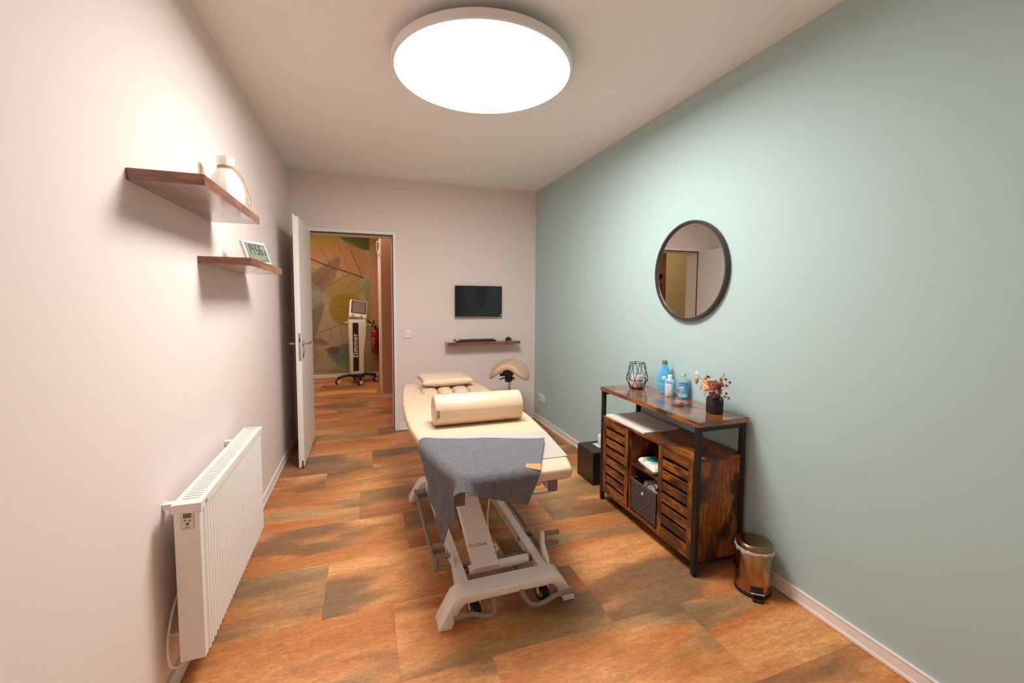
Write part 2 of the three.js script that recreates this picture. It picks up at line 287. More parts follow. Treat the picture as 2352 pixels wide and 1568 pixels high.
    vein([[803, 629], [775, 646], [755, 655]], 4, '#54381f', 0.8); vein([[828, 640], [805, 650], [788, 668]], 3, '#54381f', 0.7);
    vein([[711, 675], [735, 645], [765, 618]], 3.5, '#54381f', 0.75); vein([[714, 771], [755, 755], [796, 739]], 3.5, '#54381f', 0.75);
    vein([[730, 765], [740, 785]], 2); vein([[760, 752], [756, 780]], 2); vein([[714, 828], [735, 812], [748, 800]], 2.5); vein([[716, 850], [755, 852], [790, 855]], 3, '#7a3a1c', 0.8);
    vein([[770, 700], [800, 712], [830, 690]], 2.5); vein([[765, 735], [790, 720]], 2); vein([[714, 720], [745, 700], [760, 690]], 2);
  });
  const g = new THREE.PlaneGeometry(mx1 - mx0, my1 - my0), m = new THREE.Mesh(new THREE.BoxGeometry(mx1 - mx0, my1 - my0, 0.003), [M.hallWall, M.hallWall, M.hallWall, M.hallWall, std(C('#ffffff'), 0.8, { map: tex }), M.hallWall]);
  g.dispose(); m.name = numbered('leaf_wallpaper'); m.position.set((mx0 + mx1) / 2, (my0 + my1) / 2, -3.3984); scene.add(m);
  tag(m, 'wallpaper printed with large translucent autumn leaves on hall wall', 'wallpaper');
}
{ // hall ceiling lamps: two long warm strips
  const lamp = (label, x0, z0, x1, z1) => {
    const o = thing('strip_lamp', label, 'lamp', [(x0 + x1) / 2, 2.66, (z0 + z1) / 2], 0, 'strip lamps on the hall ceiling');
    const w = x1 - x0, d = z1 - z0;
    obj('housing', bx(-w / 2, -0.045, -d / 2, w / 2, -0.0005, d / 2, 0.004), M.white, o);
    obj('diffuser', bx(-w / 2 + 0.008, -0.052, -d / 2 + 0.008, w / 2 - 0.008, -0.044, d / 2 - 0.008, 0.002), std(C('#ffffff'), 0.5, { emissive: HALL_COLOR, emissiveIntensity: 4 }), o);
    const l = new THREE.RectAreaLight(HALL_COLOR, HALL_LIGHT, w - 0.02, d - 0.02); l.position.set(0, -0.054, 0); l.rotation.x = -Math.PI / 2; o.add(l);
  };
  lamp('long strip lamp across the hall ceiling near mural', -0.9, -2.5, 0.5, -2.3);
  lamp('short strip lamp on hall ceiling close to doorway', -0.1, -1.42, 0.9, -1.30);
}
// ------------------------------------------------------------------ ceiling lamp
{
  const o = thing('ceiling_lamp', 'large round flat white ceiling lamp, lit', 'lamp', [1.24, H, 2.37]), r = 0.448;
  obj('mounting_plate', new THREE.CylinderGeometry(0.30, 0.30, 0.052, 48).translate(0, -0.0265, 0), M.white, o);
  obj('housing', lathe([[0.02, -0.05], [r - 0.004, -0.05], [r, -0.054], [r, -0.086], [r - 0.003, -0.09], [r - 0.014, -0.09], [r - 0.015, -0.07], [0.02, -0.07]], 96), M.plastic, o);
  obj('diffuser', lathe([[0.0, -0.0885], [r - 0.024, -0.0885], [r - 0.0155, -0.087], [r - 0.0155, -0.075], [0, -0.075]], 96), std(C('#ffffff'), 0.5, { emissive: C('#ffffff'), emissiveIntensity: 2.2 }), o);
  for (const [x, z, w, d] of [[0, 0, 0.6, 0.6], [0.35, 0, 0.1, 0.36], [-0.35, 0, 0.1, 0.36], [0, 0.35, 0.36, 0.1], [0, -0.35, 0.36, 0.1]]) { const l = new THREE.RectAreaLight(ROOM_COLOR, ROOM_LIGHT, w, d); l.position.set(x, -0.093, z); l.rotation.x = -Math.PI / 2; o.add(l); }
}
// ------------------------------------------------------------------ left wall
tag(obj('wall_shelf', uvm(bx(0.0005, 1.718, 2.205, 0.196, 1.753, 2.935, 0.0015), 'z', 0.1, 0.05), M.shelf), 'upper floating walnut shelf on left wall carrying white vase', 'shelf', 'floating shelves on the left wall');
tag(obj('wall_shelf', uvm(bx(0.0005, 1.512, 1.662, 0.196, 1.547, 2.392, 0.0015), 'z', 0.5, 0.21), M.shelf), 'lower floating walnut shelf on left wall carrying digital clock', 'shelf', 'floating shelves on the left wall');
{
  const o = thing('bottle_vase', 'white ceramic bottle vase with twine on upper wall shelf', 'vase', [0.093, 1.7535, 2.31]);
  obj('body', lathe([[0.0, 0], [0.05, 0], [0.058, 0.006], [0.066, 0.04], [0.068, 0.07], [0.064, 0.105], [0.052, 0.14], [0.036, 0.166], [0.0275, 0.182], [0.0275, 0.19], [0.031, 0.205], [0.0345, 0.222], [0.033, 0.229], [0.029, 0.228], [0.024, 0.2], [0.02, 0.18], [0, 0.175]], 48), std(C('#f3efea'), 0.55), o);
  const tw = [];
  for (const y of [0.181, 0.1855, 0.19]) tw.push(tube([...Array(16)].map((_, i) => [Math.cos(i / 16 * 6.283) * 0.0295, y + 0.0008 * Math.sin(i * 2), Math.sin(i / 16 * 6.283) * 0.0295]), 0.0022, { closed: true, seg: 48, rad: 6 }));
  const t = obj('twine', tw, M.rope, o);
  obj('knot', new THREE.SphereGeometry(0.0065, 10, 8).translate(0.026, 0.184, -0.018), M.rope, t);
  obj('loop', [tube([[0.027, 0.184, -0.018], [0.043, 0.176, -0.03], [0.056, 0.15, -0.04], [0.066, 0.118, -0.046], [0.069, 0.08, -0.044], [0.07, 0.052, -0.043], [0.074, 0.036, -0.055], [0.078, 0.045, -0.07], [0.075, 0.08, -0.064], [0.067, 0.115, -0.05], [0.052, 0.152, -0.036], [0.027, 0.186, -0.015]], 0.0018, { seg: 80, rad: 6 })], M.rope, t);
}
{ // desk clock leaning back on its foot
  const yaw = 1.113, lean = 0.345, w = 0.164, h = 0.122;
  const o = thing('digital_clock', 'white digital clock reading 14:56 on lower wall shelf', 'clock', [0.122, 1.5485, 2.085], yaw);
  const seg7 = (c, x, y, s, hgt, str, th) => { const S = { 0: 'abcdef', 1: 'bc', 2: 'abged', 3: 'abgcd', 4: 'fgbc', 5: 'afgcd', 6: 'afgcde', 7: 'abc', 8: 'abcdefg', 9: 'abcdfg' }; for (const ch of str) { if (ch === ':') { c.fillRect(x + s * 0.1, y + hgt * 0.3, th, th); c.fillRect(x + s * 0.1, y + hgt * 0.65, th, th); x += s * 0.35; continue; } const g = S[ch], q = (k, a, b, e, f) => { if (g.includes(k)) c.fillRect(a, b, e, f); }; q('a', x, y, s, th); q('g', x, y + hgt / 2 - th / 2, s, th); q('d', x, y + hgt - th, s, th); q('f', x, y, th, hgt / 2); q('e', x, y + hgt / 2, th, hgt / 2); q('b', x + s - th, y, th, hgt / 2); q('c', x + s - th, y + hgt / 2, th, hgt / 2); x += s * 1.3; } };
  const lcd = canvasTex(512, 352, (c, W_, H_) => {
    c.fillStyle = '#7f857b'; c.fillRect(0, 0, W_, H_); c.fillStyle = '#25281f';
    seg7(c, 40, 26, 68, 190, '14:56', 20); seg7(c, 432, 130, 28, 84, '08', 8);
    c.fillRect(20, 228, 230, 2); c.fillRect(270, 250, 200, 2);
    c.font = 'bold 46px sans-serif'; c.fillText('2', 30, 290); c.font = '30px sans-serif'; c.fillText('°C', 96, 290); c.font = 'bold 26px sans-serif'; c.fillText('MO', 160, 330);
    c.fillStyle = '#4b5a44'; c.font = '24px sans-serif'; c.fillText('07:02', 280, 285); c.fillStyle = '#3f6b47'; c.fillRect(280, 305, 70, 26); c.fillRect(370, 305, 60, 22); c.fillStyle = '#25281f'; seg7(c, 440, 255, 24, 70, '39', 6);
  });
  const body = new THREE.Group(); // tilted shell shared by the face parts
  const tilt = (g) => g.rotateX(-lean);
  obj('case', tilt(bx(0, 0.004, -0.018, w, h, 0, 0.004, 2).translate(0, 0, 0)), M.plastic, o);
  const lp = new THREE.PlaneGeometry(w - 0.02, h - 0.022).translate(w / 2, h / 2 - 0.001, 0.0008);
  obj('display', tilt(lp), std(C('#ffffff'), 0.3, { map: lcd }), o);
  obj('stand', [tilt(bx(w / 2 - 0.03, 0.005, -0.03, w / 2 + 0.03, 0.05, -0.016, 0.003)), bx(w / 2 - 0.03, 0, -0.062, w / 2 + 0.03, 0.006, 0.0, 0.002)], M.plastic, o);
}
{ // electric panel heater
  const X0 = 0.052, X1 = 0.125, Y0 = 0.146, Y1 = 0.665, Z0 = 1.985, Z1 = 2.872, o = thing('panel_heater', 'white ribbed electric wall heater with grille top', 'heater', [0, 0, 0]);
  obj('side_panel', [bx(X0, Y0, Z1 - 0.03, X1, Y1 - 0.0025, Z1, 0.002)], M.white, o);
  obj('side_panel', bx(X0, Y0, Z0, X1 - 0.004, Y1 - 0.0025, Z0 + 0.03, 0.002), M.white, o);
  obj('back_panel', bx(X0, Y0 + 0.005, Z0 + 0.03, X0 + 0.004, Y1, Z1 - 0.03), M.white, o);
  // folded front sheet: vertical ribs
  const s = new THREE.Shape(), n = 30, za = Z0 + 0.004, zb = Z1 - 0.032, p = (zb - za) / n; s.moveTo(X1 - 0.012, za);
  for (let i = 0; i < n; i++) { const z = za + i * p; s.lineTo(X1 - 0.0035, z + p * 0.12); s.lineTo(X1 + 0.0025, z + p * 0.34); s.lineTo(X1 + 0.0025, z + p * 0.66); s.lineTo(X1 - 0.0035, z + p * 0.88); } s.lineTo(X1 - 0.012, zb); s.closePath();
  const rg = new THREE.ExtrudeGeometry(s, { depth: Y1 - Y0 - 0.003, bevelEnabled: false }); rg.rotateX(Math.PI / 2).translate(0, Y1 - 0.0025, 0);
  obj('ribbed_front', rg, M.whiteSoft, o);
  const cov = obj('top_cover', [bx(X1 - 0.012, Y1 - 0.002, Z0 + 0.02, X1 + 0.006, Y1 + 0.026, Z1 - 0.03), bx(X0 - 0.006, Y1 - 0.002, Z0 + 0.02, X0 + 0.008, Y1 + 0.026, Z1 - 0.03), bx(X0 - 0.006, Y1 - 0.002, Z1 - 0.03, X1 + 0.006, Y1 + 0.026, Z1 + 0.003), bx(X0 - 0.006, Y1 - 0.002, Z0 - 0.004, X1 + 0.006, Y1 + 0.026, Z0 + 0.02)], M.white, o);
  const sg = bx(X0 + 0.006, Y1 + 0.006, -0.0072, X1 - 0.01, Y1 + 0.0235, 0.0072, 0.001); for (let i = 0; i < 42; i++) { const m = new THREE.Mesh(sg, M.white); m.name = 'grille_slat'; m.position.z = Z0 + 0.031 + i * (Z1 - Z0 - 0.07) / 41; m.castShadow = m.receiveShadow = true; cov.add(m); }
  obj('vent_screw', rod([X1 + 0.005, Y1 + 0.012, Z1 - 0.045], [X1 + 0.009, Y1 + 0.012, Z1 - 0.045], 0.006, 12), std(C('#b79a72'), 0.5), cov);
  const face = canvasTex(256, 340, (c, w, h) => {
    c.fillStyle = '#e2d9d2'; c.fillRect(0, 0, w, h); c.strokeStyle = '#8f7c74'; c.lineWidth = 7; c.beginPath(); c.roundRect(6, 6, w - 12, h - 12, 20); c.stroke();
    c.fillStyle = '#6e5e53'; c.beginPath(); c.roundRect(44, 38, 168, 88, 8); c.fill(); c.fillStyle = '#57453c';
    const tri = (x, y, up) => { c.beginPath(); if (up) { c.moveTo(x, y); c.lineTo(x + 34, y + 46); c.lineTo(x - 34, y + 46); } else { c.moveTo(x - 34, y); c.lineTo(x + 34, y); c.lineTo(x, y + 46); } c.fill(); };
    tri(84, 148, false); tri(176, 146, true); c.fillStyle = '#d9cdc5'; c.fillRect(76, 156, 16, 8); c.fillRect(168, 174, 16, 8);
    c.fillStyle = '#57453c'; c.beginPath(); c.roundRect(96, 210, 62, 48, 12); c.fill(); c.strokeStyle = '#d9cdc5'; c.lineWidth = 6; c.beginPath(); c.moveTo(112, 236); c.lineTo(126, 228); c.lineTo(142, 240); c.stroke();
    c.fillStyle = '#57453c'; c.font = 'italic bold 54px sans-serif'; c.fillText('EVO', 70, 316);
  });
  const pg = new THREE.BoxGeometry(0.036, 0.062, 0.002); const pm = std(C('#e2d9d2'), 0.5);
  const pan = new THREE.Mesh(pg, [pm, pm, pm, pm, std(C('#ffffff'), 0.45, { map: face }), pm]); pan.name = 'control_panel'; pan.position.set(0.0905, 0.635, Z1 + 0.0008); o.add(pan);
  const emb = canvasTex(256, 64, (c, w, h) => { c.fillStyle = '#ece6de'; c.fillRect(0, 0, w, h); c.fillStyle = '#d6cbc1'; c.font = 'italic 50px sans-serif'; c.fillText('JET', 120, 50); });
  const eg = new THREE.BoxGeometry(0.05, 0.0125, 0.001), em = std(C('#ece6de'), 0.45), ep = new THREE.Mesh(eg, [em, em, em, em, std(C('#ffffff'), 0.45, { map: emb }), em]); ep.name = 'embossed_plate'; ep.position.set(0.088, 0.19, Z1 + 0.0004); o.add(ep);
  for (const z of [Z1 - 0.07, Z0 + 0.14]) { obj('wall_bracket', bx(0.0005, 0.652, z - 0.014, X0, 0.674, z + 0.014, 0.002), M.white, o); obj('wall_bracket', bx(0.0005, 0.2, z - 0.012, X0, 0.215, z + 0.012, 0.002), M.white, o); }
  obj('power_cord', tube([[0.06, 0.15, 2.80], [0.045, 0.118, 2.845], [0.025, 0.13, 2.862], [0.014, 0.19, 2.858], [0.014, 0.26, 2.835], [0.02, 0.32, 2.8], [0.026, 0.34, 2.77], [0.046, 0.35, 2.74]], 0.0042, { seg: 50 }), M.white, o);
}
// ------------------------------------------------------------------ far wall
{
  const o = thing('light_switch', 'white square light switch beside the door frame', 'switch', [1.076, 1.007, 0]);
  obj('frame', bx(-0.0395, -0.0395, 0.0005, 0.0395, 0.0395, 0.008, 0.003, 2), M.plastic, o);
  obj('rocker', bx(-0.031, -0.031, 0.007, 0.031, 0.031, 0.0125, 0.002, 2).rotateX(0.03), M.plastic, o);
}
{
  const o = thing('monitor', 'flat dark computer monitor mounted on far wall', 'monitor', [1.828, 1.357, 0]);
  obj('wall_mount', [bx(-0.06, -0.06, 0.0005, 0.06, 0.06, 0.008), bx(-0.02, -0.05, 0.008, 0.02, 0.05, 0.04)], M.black, o);
  obj('back_shell', bx(-0.24, -0.14, 0.025, 0.24, 0.14, 0.046, 0.01, 2), M.blackMatte, o);
  obj('bezel', bx(-0.262, -0.166, 0.042, 0.262, 0.163, 0.05, 0.002), std(C('#1f1a18'), 0.4), o);
  obj('screen', bx(-0.257, -0.151, 0.0495, 0.257, 0.158, 0.0512), M.screen, o);
  obj('chin_strip', bx(-0.262, -0.172, 0.042, 0.262, -0.166, 0.05, 0.001), M.darkSteel, o);
  obj('sticker', bx(0.246, -0.158, 0.05, 0.259, -0.145, 0.0522), M.plastic, o);
}
const ksh = tag(obj('keyboard_shelf', uvm(bx(1.462, 0.8875, 0.0005, 2.272, 0.9225, 0.155, 0.0015), 'x', 0.2, 0.3), M.shelf), 'long narrow walnut shelf under the monitor on far wall', 'shelf');
{
  const o = thing('keyboard', 'slim black keyboard on shelf under the monitor', 'keyboard', [1.775, 0.923, 0.085]);
  obj('base', bx(-0.225, 0, -0.062, 0.225, 0.010, 0.062, 0.003, 2).rotateX(0.05).translate(0, 0.0032, 0), std(C('#262220'), 0.5), o);
  const kg = new RoundedBoxGeometry(0.0165, 0.005, 0.0165, 1, 0.0015), km = std(C('#3a3532'), 0.55), keys = obj('key_block', bx(-0.22, 0.0095, -0.056, 0.22, 0.0115, 0.056).rotateX(0.05).translate(0, 0.0032, 0), std(C('#1c1917'), 0.6), o);
  for (let r = 0; r < 5; r++) for (let c = 0; c < 21; c++) { if (r === 4 && c > 4 && c < 9) continue; const m = new THREE.Mesh(kg, km); m.name = 'key'; m.position.set(-0.208 + c * 0.0208, 0.0165 - (-0.045 + r * 0.0225) * 0.05, -0.045 + r * 0.0225); keys.add(m); }
}
{
  const o = thing('computer_mouse', 'small black computer mouse at right end of keyboard shelf', 'mouse', [2.152, 0.9235, 0.1], 0.15);
  const g = new THREE.SphereGeometry(1, 24, 16); const p = g.attributes.position; for (let i = 0; i < p.count; i++) { let y = p.getY(i); p.setY(i, y < 0 ? y * 0.12 : y); } g.computeVertexNormals(); g.scale(0.031, 0.036, 0.052).translate(0, 0.0045, 0);
  obj('shell', g, std(C('#211c1a'), 0.35), o);
  obj('wheel', new THREE.CylinderGeometry(0.006, 0.006, 0.006, 14).rotateZ(Math.PI / 2).translate(0, 0.031, -0.02), M.blackMatte, o);
}
{
  const o = thing('notepad', 'pale notepad lying at left end of keyboard shelf', 'notepad', [1.51, 0.9232, 0.1], 0.05);
  obj('pages', bx(-0.045, 0, -0.05, 0.045, 0.004, 0.05, 0.001), M.linen, o);
  obj('card', bx(-0.04, 0.0042, -0.02, 0.042, 0.0055, 0.047), std(C('#d8b9a6'), 0.7), o);
}
{
  const o = thing('earphone_case', 'tiny white rounded case beside the keyboard', 'case', [1.575, 0.9355, 0.117]);
  obj('shell', new RoundedBoxGeometry(0.036, 0.012, 0.022, 3, 0.0055).translate(0, 0.0062, 0), M.plastic, o);
  obj('lid_line', bx(-0.0175, 0.0075, -0.0108, 0.0175, 0.0081, 0.0112), std(C('#c9beb4'), 0.6), o);
}
// ------------------------------------------------------------------ right wall: socket and mirror
{
  const o = thing('wall_socket', 'white double wall socket low on teal wall', 'socket', [W, 0.286, 0.232]);
  obj('frame', bx(-0.009, -0.04, -0.076, -0.0005, 0.04, 0.076, 0.003, 2), M.plastic, o);
  for (const z of [-0.036, 0.036]) {
    const u = obj('outlet', bx(-0.011, -0.032, z - 0.032, -0.0085, 0.032, z + 0.032, 0.002), M.plastic, o);
    obj('well', [new THREE.CylinderGeometry(0.0205, 0.0205, 0.001, 24).rotateZ(Math.PI / 2).translate(-0.0113, 0, z)], std(C('#d6cfc8'), 0.5), u);
    obj('pin_hole', [bx(-0.0125, -0.002, z - 0.0115, -0.0115, 0.002, z - 0.0075), bx(-0.0125, -0.002, z + 0.0075, -0.0115, 0.002, z + 0.0115)], M.black, u);
  }
}
{
  const o = thing('round_mirror', 'round wall mirror with thin dark frame on teal wall', 'mirror', [W - 0.002, 1.548, 2.447]);
  const ring = lathe([[0.279, 0.002], [0.297, 0.002], [0.298, 0.006], [0.298, 0.022], [0.295, 0.026], [0.283, 0.026], [0.2795, 0.022], [0.279, 0.012]], 96);
  obj('frame', ring.rotateZ(Math.PI / 2), M.mirrorFrame, o);
  obj('glass', new THREE.CylinderGeometry(0.282, 0.282, 0.004, 96).rotateZ(Math.PI / 2).translate(-0.012, 0, 0), M.mirror, o);
}
// ------------------------------------------------------------------ treatment table
const TX = 1.258, TY = 0.65, BX = 1.237;           // centre line of the top, height of its surface, centre line of the base
const HALF = [[2.905, 0.243], [2.88, 0.252], [2.75, 0.287], [2.6, 0.315], [2.45, 0.336], [2.3, 0.352], [2.1, 0.37], [1.9, 0.374], [1.7, 0.37], [1.5, 0.362], [1.38, 0.352], [1.25, 0.343], [1.1, 0.33], [1.0, 0.316], [0.9, 0.288]];
function halfAt(z) { if (z >= HALF[0][0]) return HALF[0][1]; for (let i = 0; i + 1 < HALF.length; i++) { const [a, p] = HALF[i], [b, q] = HALF[i + 1]; if (z <= a && z >= b) return p + (q - p) * (a - z) / (a - b); } return HALF[HALF.length - 1][1]; }
{
  const o = thing('treatment_table', 'cream padded electric treatment table on white frame', 'treatment table');
  const section = (za, zb) => { const L = [], Rr = [], n = 26; for (let i = 0; i <= n; i++) { const z = za + (zb - za) * i / n; L.push([TX - halfAt(z), z]); Rr.push([TX + halfAt(z), z]); } return [...L, ...Rr.reverse()]; };
  // foot, middle and head cushions
  const footPts = section(2.905, 1.385);
  const round = (pts, r) => { const out = []; const n = pts.length; for (let i = 0; i < n; i++) { const a = V(pts[(i + n - 1) % n][0], 0, pts[(i + n - 1) % n][1]), b = V(pts[i][0], 0, pts[i][1]), c = V(pts[(i + 1) % n][0], 0, pts[(i + 1) % n][1]); const u = a.clone().sub(b).normalize(), v = c.clone().sub(b).normalize(); if (u.dot(v) < -0.9) { out.push(pts[i]); continue; } const p = b.clone().addScaledVector(u, r), q = b.clone().addScaledVector(v, r); for (let k = 0; k <= 5; k++) { const t = k / 5; out.push([(1 - t) ** 2 * p.x + 2 * t * (1 - t) * b.x + t * t * q.x, (1 - t) ** 2 * p.z + 2 * t * (1 - t) * b.z + t * t * q.z]); } } return out; };
  obj('body_cushion', uvm(prism(round(footPts, 0.03), TY - 0.053, TY, 0.02, 5)), M.leather, o);
  // head part: two arms either side of a face opening, raised towards the head end
  const hl = []; for (let i = 0; i <= 10; i++) { const z = 1.418 - 0.49 * i / 10; hl.push([TX - halfAt(z), z]); }
  const arm = [...hl, [TX - 0.285, 0.895], [TX - 0.188, 0.895], [TX - 0.188, 1.285]], head = [...arm, ...arm.map(([x, z]) => [2 * TX - x, z]).reverse()];
  const raise = (g) => g.translate(0, -TY, -1.385).rotateX(0.025).translate(0, TY, 1.385);
  obj('head_cushion', uvm(raise(prism(round(head, 0.036), TY - 0.053, TY, 0.02, 5))), M.leather, o);
  const lobe = (x, w) => { const g = new THREE.SphereGeometry(1, 28, 20), p = g.attributes.position; for (let i = 0; i < p.count; i++) { const q = V(p.getX(i), p.getY(i), p.getZ(i)), e = (t, k) => Math.sign(t) * Math.abs(t) ** k; p.setXYZ(i, e(q.x, 0.8), e(q.y, 0.85), e(q.z, 0.55)); } g.computeVertexNormals(); return raise(g.scale(w, 0.04, 0.185).translate(x, TY - 0.032, 1.093)); };
  for (const [x, w] of [[TX - 0.124, 0.066], [TX, 0.06], [TX + 0.124, 0.066]]) obj('face_pad', lobe(x, w), M.leather, o);
  obj('base_board', [prism(section(2.86, 1.40).map(([x, z]) => [TX + (x - TX) * 0.9, z]), TY - 0.068, TY - 0.0525), raise(prism(section(1.36, 0.95).map(([x, z]) => [TX + (x - TX) * 0.85, z]), TY - 0.09, TY - 0.073))], M.black, o);
  // lying-surface frame under the cushions
  for (const x of [TX - 0.222, TX + 0.222]) {
    const b = obj('upper_beam', bx(x - 0.02, 0.476, 1.15, x + 0.02, 0.545, 2.735, 0.003), M.frameWhite, o);
    obj('end_cap', bx(x - 0.0215, 0.4745, 2.735, x + 0.0215, 0.5465, 2.752, 0.003), M.greyCap, b);
    obj('spacer', [bx(x - 0.03, 0.545, 2.62, x + 0.03, 0.577, 2.70), bx(x - 0.03, 0.545, 1.6, x + 0.03, 0.577, 1.68)], M.black, b);
  }
  obj('black_block', bx(TX + 0.19, 0.548, 2.70, TX + 0.245, 0.578, 2.76, 0.002), M.black, o);
  for (const z of [1.5, 2.3]) obj('cross_beam', bx(TX - 0.203, 0.49, z - 0.02, TX + 0.203, 0.53, z + 0.02, 0.003), M.frameWhite, o);
  obj('roll_holder', [tube([[TX + 0.232, 0.575, 2.72], [TX + 0.234, 0.53, 2.725], [TX + 0.225, 0.482, 2.74], [TX + 0.17, 0.468, 2.745], [TX, 0.482, 2.72], [TX - 0.1, 0.50, 2.70], [TX - 0.202, 0.51, 2.69]], 0.0095, { seg: 70 }), rod([TX + 0.22, 0.535, 2.70], [TX + 0.02, 0.53, 2.70], 0.006)], M.frameWhite, o);
  obj('tray', [bx(TX - 0.19, 0.478, 2.33, TX + 0.19, 0.484, 2.68, 0.002), bx(TX - 0.19, 0.478, 2.672, TX + 0.19, 0.505, 2.68, 0.002)], M.frameWhite, o);
  // lifting arm: flat inclined tube between base and upper frame, with the maker's name
  const ang = Math.atan2(0.40, 1.13), L = Math.hypot(0.40, 1.13), place = (g) => g.rotateX(ang).translate(1.172, 0.128, 2.66);
  const lift = obj('lifting_arm', place(bx(-0.061, -0.012, -L, 0.061, 0.026, 0.03, 0.004, 2)), M.frameWhite, o);
  const txt = canvasTex(512, 160, (c, w, h) => { c.fillStyle = '#efe8e1'; c.fillRect(0, 0, w, h); c.fillStyle = '#3c3532'; c.font = '132px sans-serif'; c.fillText('Profle', 14, 124); const tw = c.measureText('Profle').width; c.font = 'bold 140px sans-serif'; c.fillText('x', 16 + tw, 124); });
  obj('name_print', place(new THREE.PlaneGeometry(0.105, 0.033).rotateX(-Math.PI / 2).translate(-0.008, 0.0266, -0.09)), phys(C('#ffffff'), 0.38, { map: txt, clearcoat: 0.3, clearcoatRoughness: 0.25 }), lift);
  obj('lower_axle', [rod([BX - 0.145, 0.121, 2.668], [BX + 0.148, 0.121, 2.668], 0.021, 20)], M.frameWhite, o);
  obj('axle_pin', rod([BX - 0.155, 0.121, 2.668], [BX + 0.163, 0.121, 2.668], 0.0125, 14), M.darkSteel, o);
  obj('actuator', [rod([1.172, 0.09, 2.25], [1.172, 0.30, 1.85], 0.028, 18), rod([1.172, 0.28, 1.88], [1.2, 0.46, 1.55], 0.014, 14)], std(C('#4a4542'), 0.5), o);
  // base: long rails, two bridge feet
  for (const s of [-1, 1]) {
    const x = BX + s * 0.188, sh = new THREE.Shape(); sh.moveTo(-2.78, 0.084); sh.lineTo(-1.62, 0.084); sh.lineTo(-1.62, 0.135); sh.lineTo(-2.78, 0.135); sh.closePath();
    for (const z of [2.24, 2.48]) { const h = new THREE.Path(); h.moveTo(-z - 0.02, 0.096); h.lineTo(-z - 0.02, 0.124); h.lineTo(-z + 0.02, 0.124); h.lineTo(-z + 0.02, 0.096); h.closePath(); sh.holes.push(h); }
    const rail = (g) => g.rotateY(-Math.PI / 2);
    const web = new THREE.ExtrudeGeometry(sh, { depth: 0.003, bevelEnabled: false }).rotateY(Math.PI / 2);
    obj('base_rail', [web.clone().translate(x - 0.02, 0, 0), web.clone().translate(x + 0.017, 0, 0), bx(x - 0.02, 0.1315, 1.62, x + 0.02, 0.1355, 2.78, 0.0015)], M.frameWhite, o);
  }
  const foot = (z0, z1, name) => {
    const P = [[-0.312, 0], [-0.258, 0], [-0.222, 0.075], [-0.198, 0.097], [0.198, 0.097], [0.222, 0.075], [0.258, 0], [0.312, 0], [0.312, 0.012], [0.25, 0.118], [0.222, 0.135], [-0.222, 0.135], [-0.25, 0.118], [-0.312, 0.012]];
    const s = new THREE.Shape(P.map(([x, y]) => new THREE.Vector2(BX + x, y))), g = new THREE.ExtrudeGeometry(s, { depth: z1 - z0 - 0.012, bevelEnabled: true, bevelThickness: 0.006, bevelSize: 0.006, bevelOffset: -0.006, bevelSegments: 3 });
    return obj(name, toCreasedNormals(g.translate(0, 0.0, z0 + 0.006), 0.6), M.frameWhite, o);
  };
  const ff = foot(2.752, 2.848, 'foot_bridge'), fb = foot(1.575, 1.67, 'foot_bridge');
  for (const [f, z0, z1] of [[ff, 2.752, 2.848], [fb, 1.575, 1.67]]) for (const s of [-1, 1]) obj('foot_pad', bx(BX + s * 0.285 - 0.022, -0.0002, z0 + 0.01, BX + s * 0.285 + 0.022, 0.004, z1 - 0.01), M.blackMatte, f);
  // castors and their brake bars
  for (const [x, z] of [[1.085, 2.80], [1.405, 2.80], [1.085, 1.62], [1.405, 1.62]]) {
    const w = obj('castor_wheel', toCreasedNormals(lathe([[0.006, -0.016], [0.028, -0.016], [0.035, -0.011], [0.035, 0.011], [0.028, 0.016], [0.006, 0.016]], 28), 0.6).rotateZ(Math.PI / 2).rotateY(0.5).translate(x, 0.0355, z), M.black, o);
    obj('hub', new THREE.CylinderGeometry(0.017, 0.017, 0.036, 20).rotateZ(Math.PI / 2).rotateY(0.5).translate(x, 0.0355, z), M.greyTube, w);
    obj('fork', [bx(x - 0.022, 0.074, z - 0.02, x + 0.022, 0.098, z + 0.02, 0.004), bx(x - 0.026, 0.036, z - 0.012, x - 0.021, 0.085, z + 0.012), bx(x + 0.021, 0.036, z - 0.012, x + 0.026, 0.085, z + 0.012)], M.frameWhite, w);
  }
  obj('brake_bar', tube([[1.15, 0.11, 2.80], [1.156, 0.085, 2.862], [1.152, 0.062, 2.885], [1.13, 0.054, 2.892], [1.10, 0.062, 2.892], [1.06, 0.078, 2.89], [1.02, 0.08, 2.888], [0.978, 0.074, 2.886]], 0.0105, { seg: 60 }), M.greyTube, o);
  obj('brake_bar', tube([[1.28, 0.11, 2.80], [1.29, 0.09, 2.862], [1.308, 0.066, 2.885], [1.335, 0.054, 2.892], [1.375, 0.056, 2.892], [1.42, 0.07, 2.89], [1.47, 0.076, 2.888], [1.522, 0.074, 2.886]], 0.0105, { seg: 60 }), M.greyTube, o);
  // foot switch bars along both sides with pedal pegs on bent levers
  obj('switch_bar', tube([[0.962, 0.075, 1.66], [0.962, 0.078, 2.53], [0.962, 0.088, 2.568]], 0.0115, { seg: 24 }), M.greyTube, o);
  obj('switch_bar', tube([[1.512, 0.075, 1.66], [1.512, 0.075, 2.44], [1.505, 0.08, 2.53]], 0.0115, { seg: 24 }), M.greyTube, o);
  for (const z of [2.36, 1.7]) { obj('switch_bracket', bx(1.44, 0.06, z, 1.512, 0.09, z + 0.04, 0.003), M.greyTube, o); obj('switch_bracket', bx(0.962, 0.06, z, 1.035, 0.09, z + 0.04, 0.003), M.greyTube, o); }
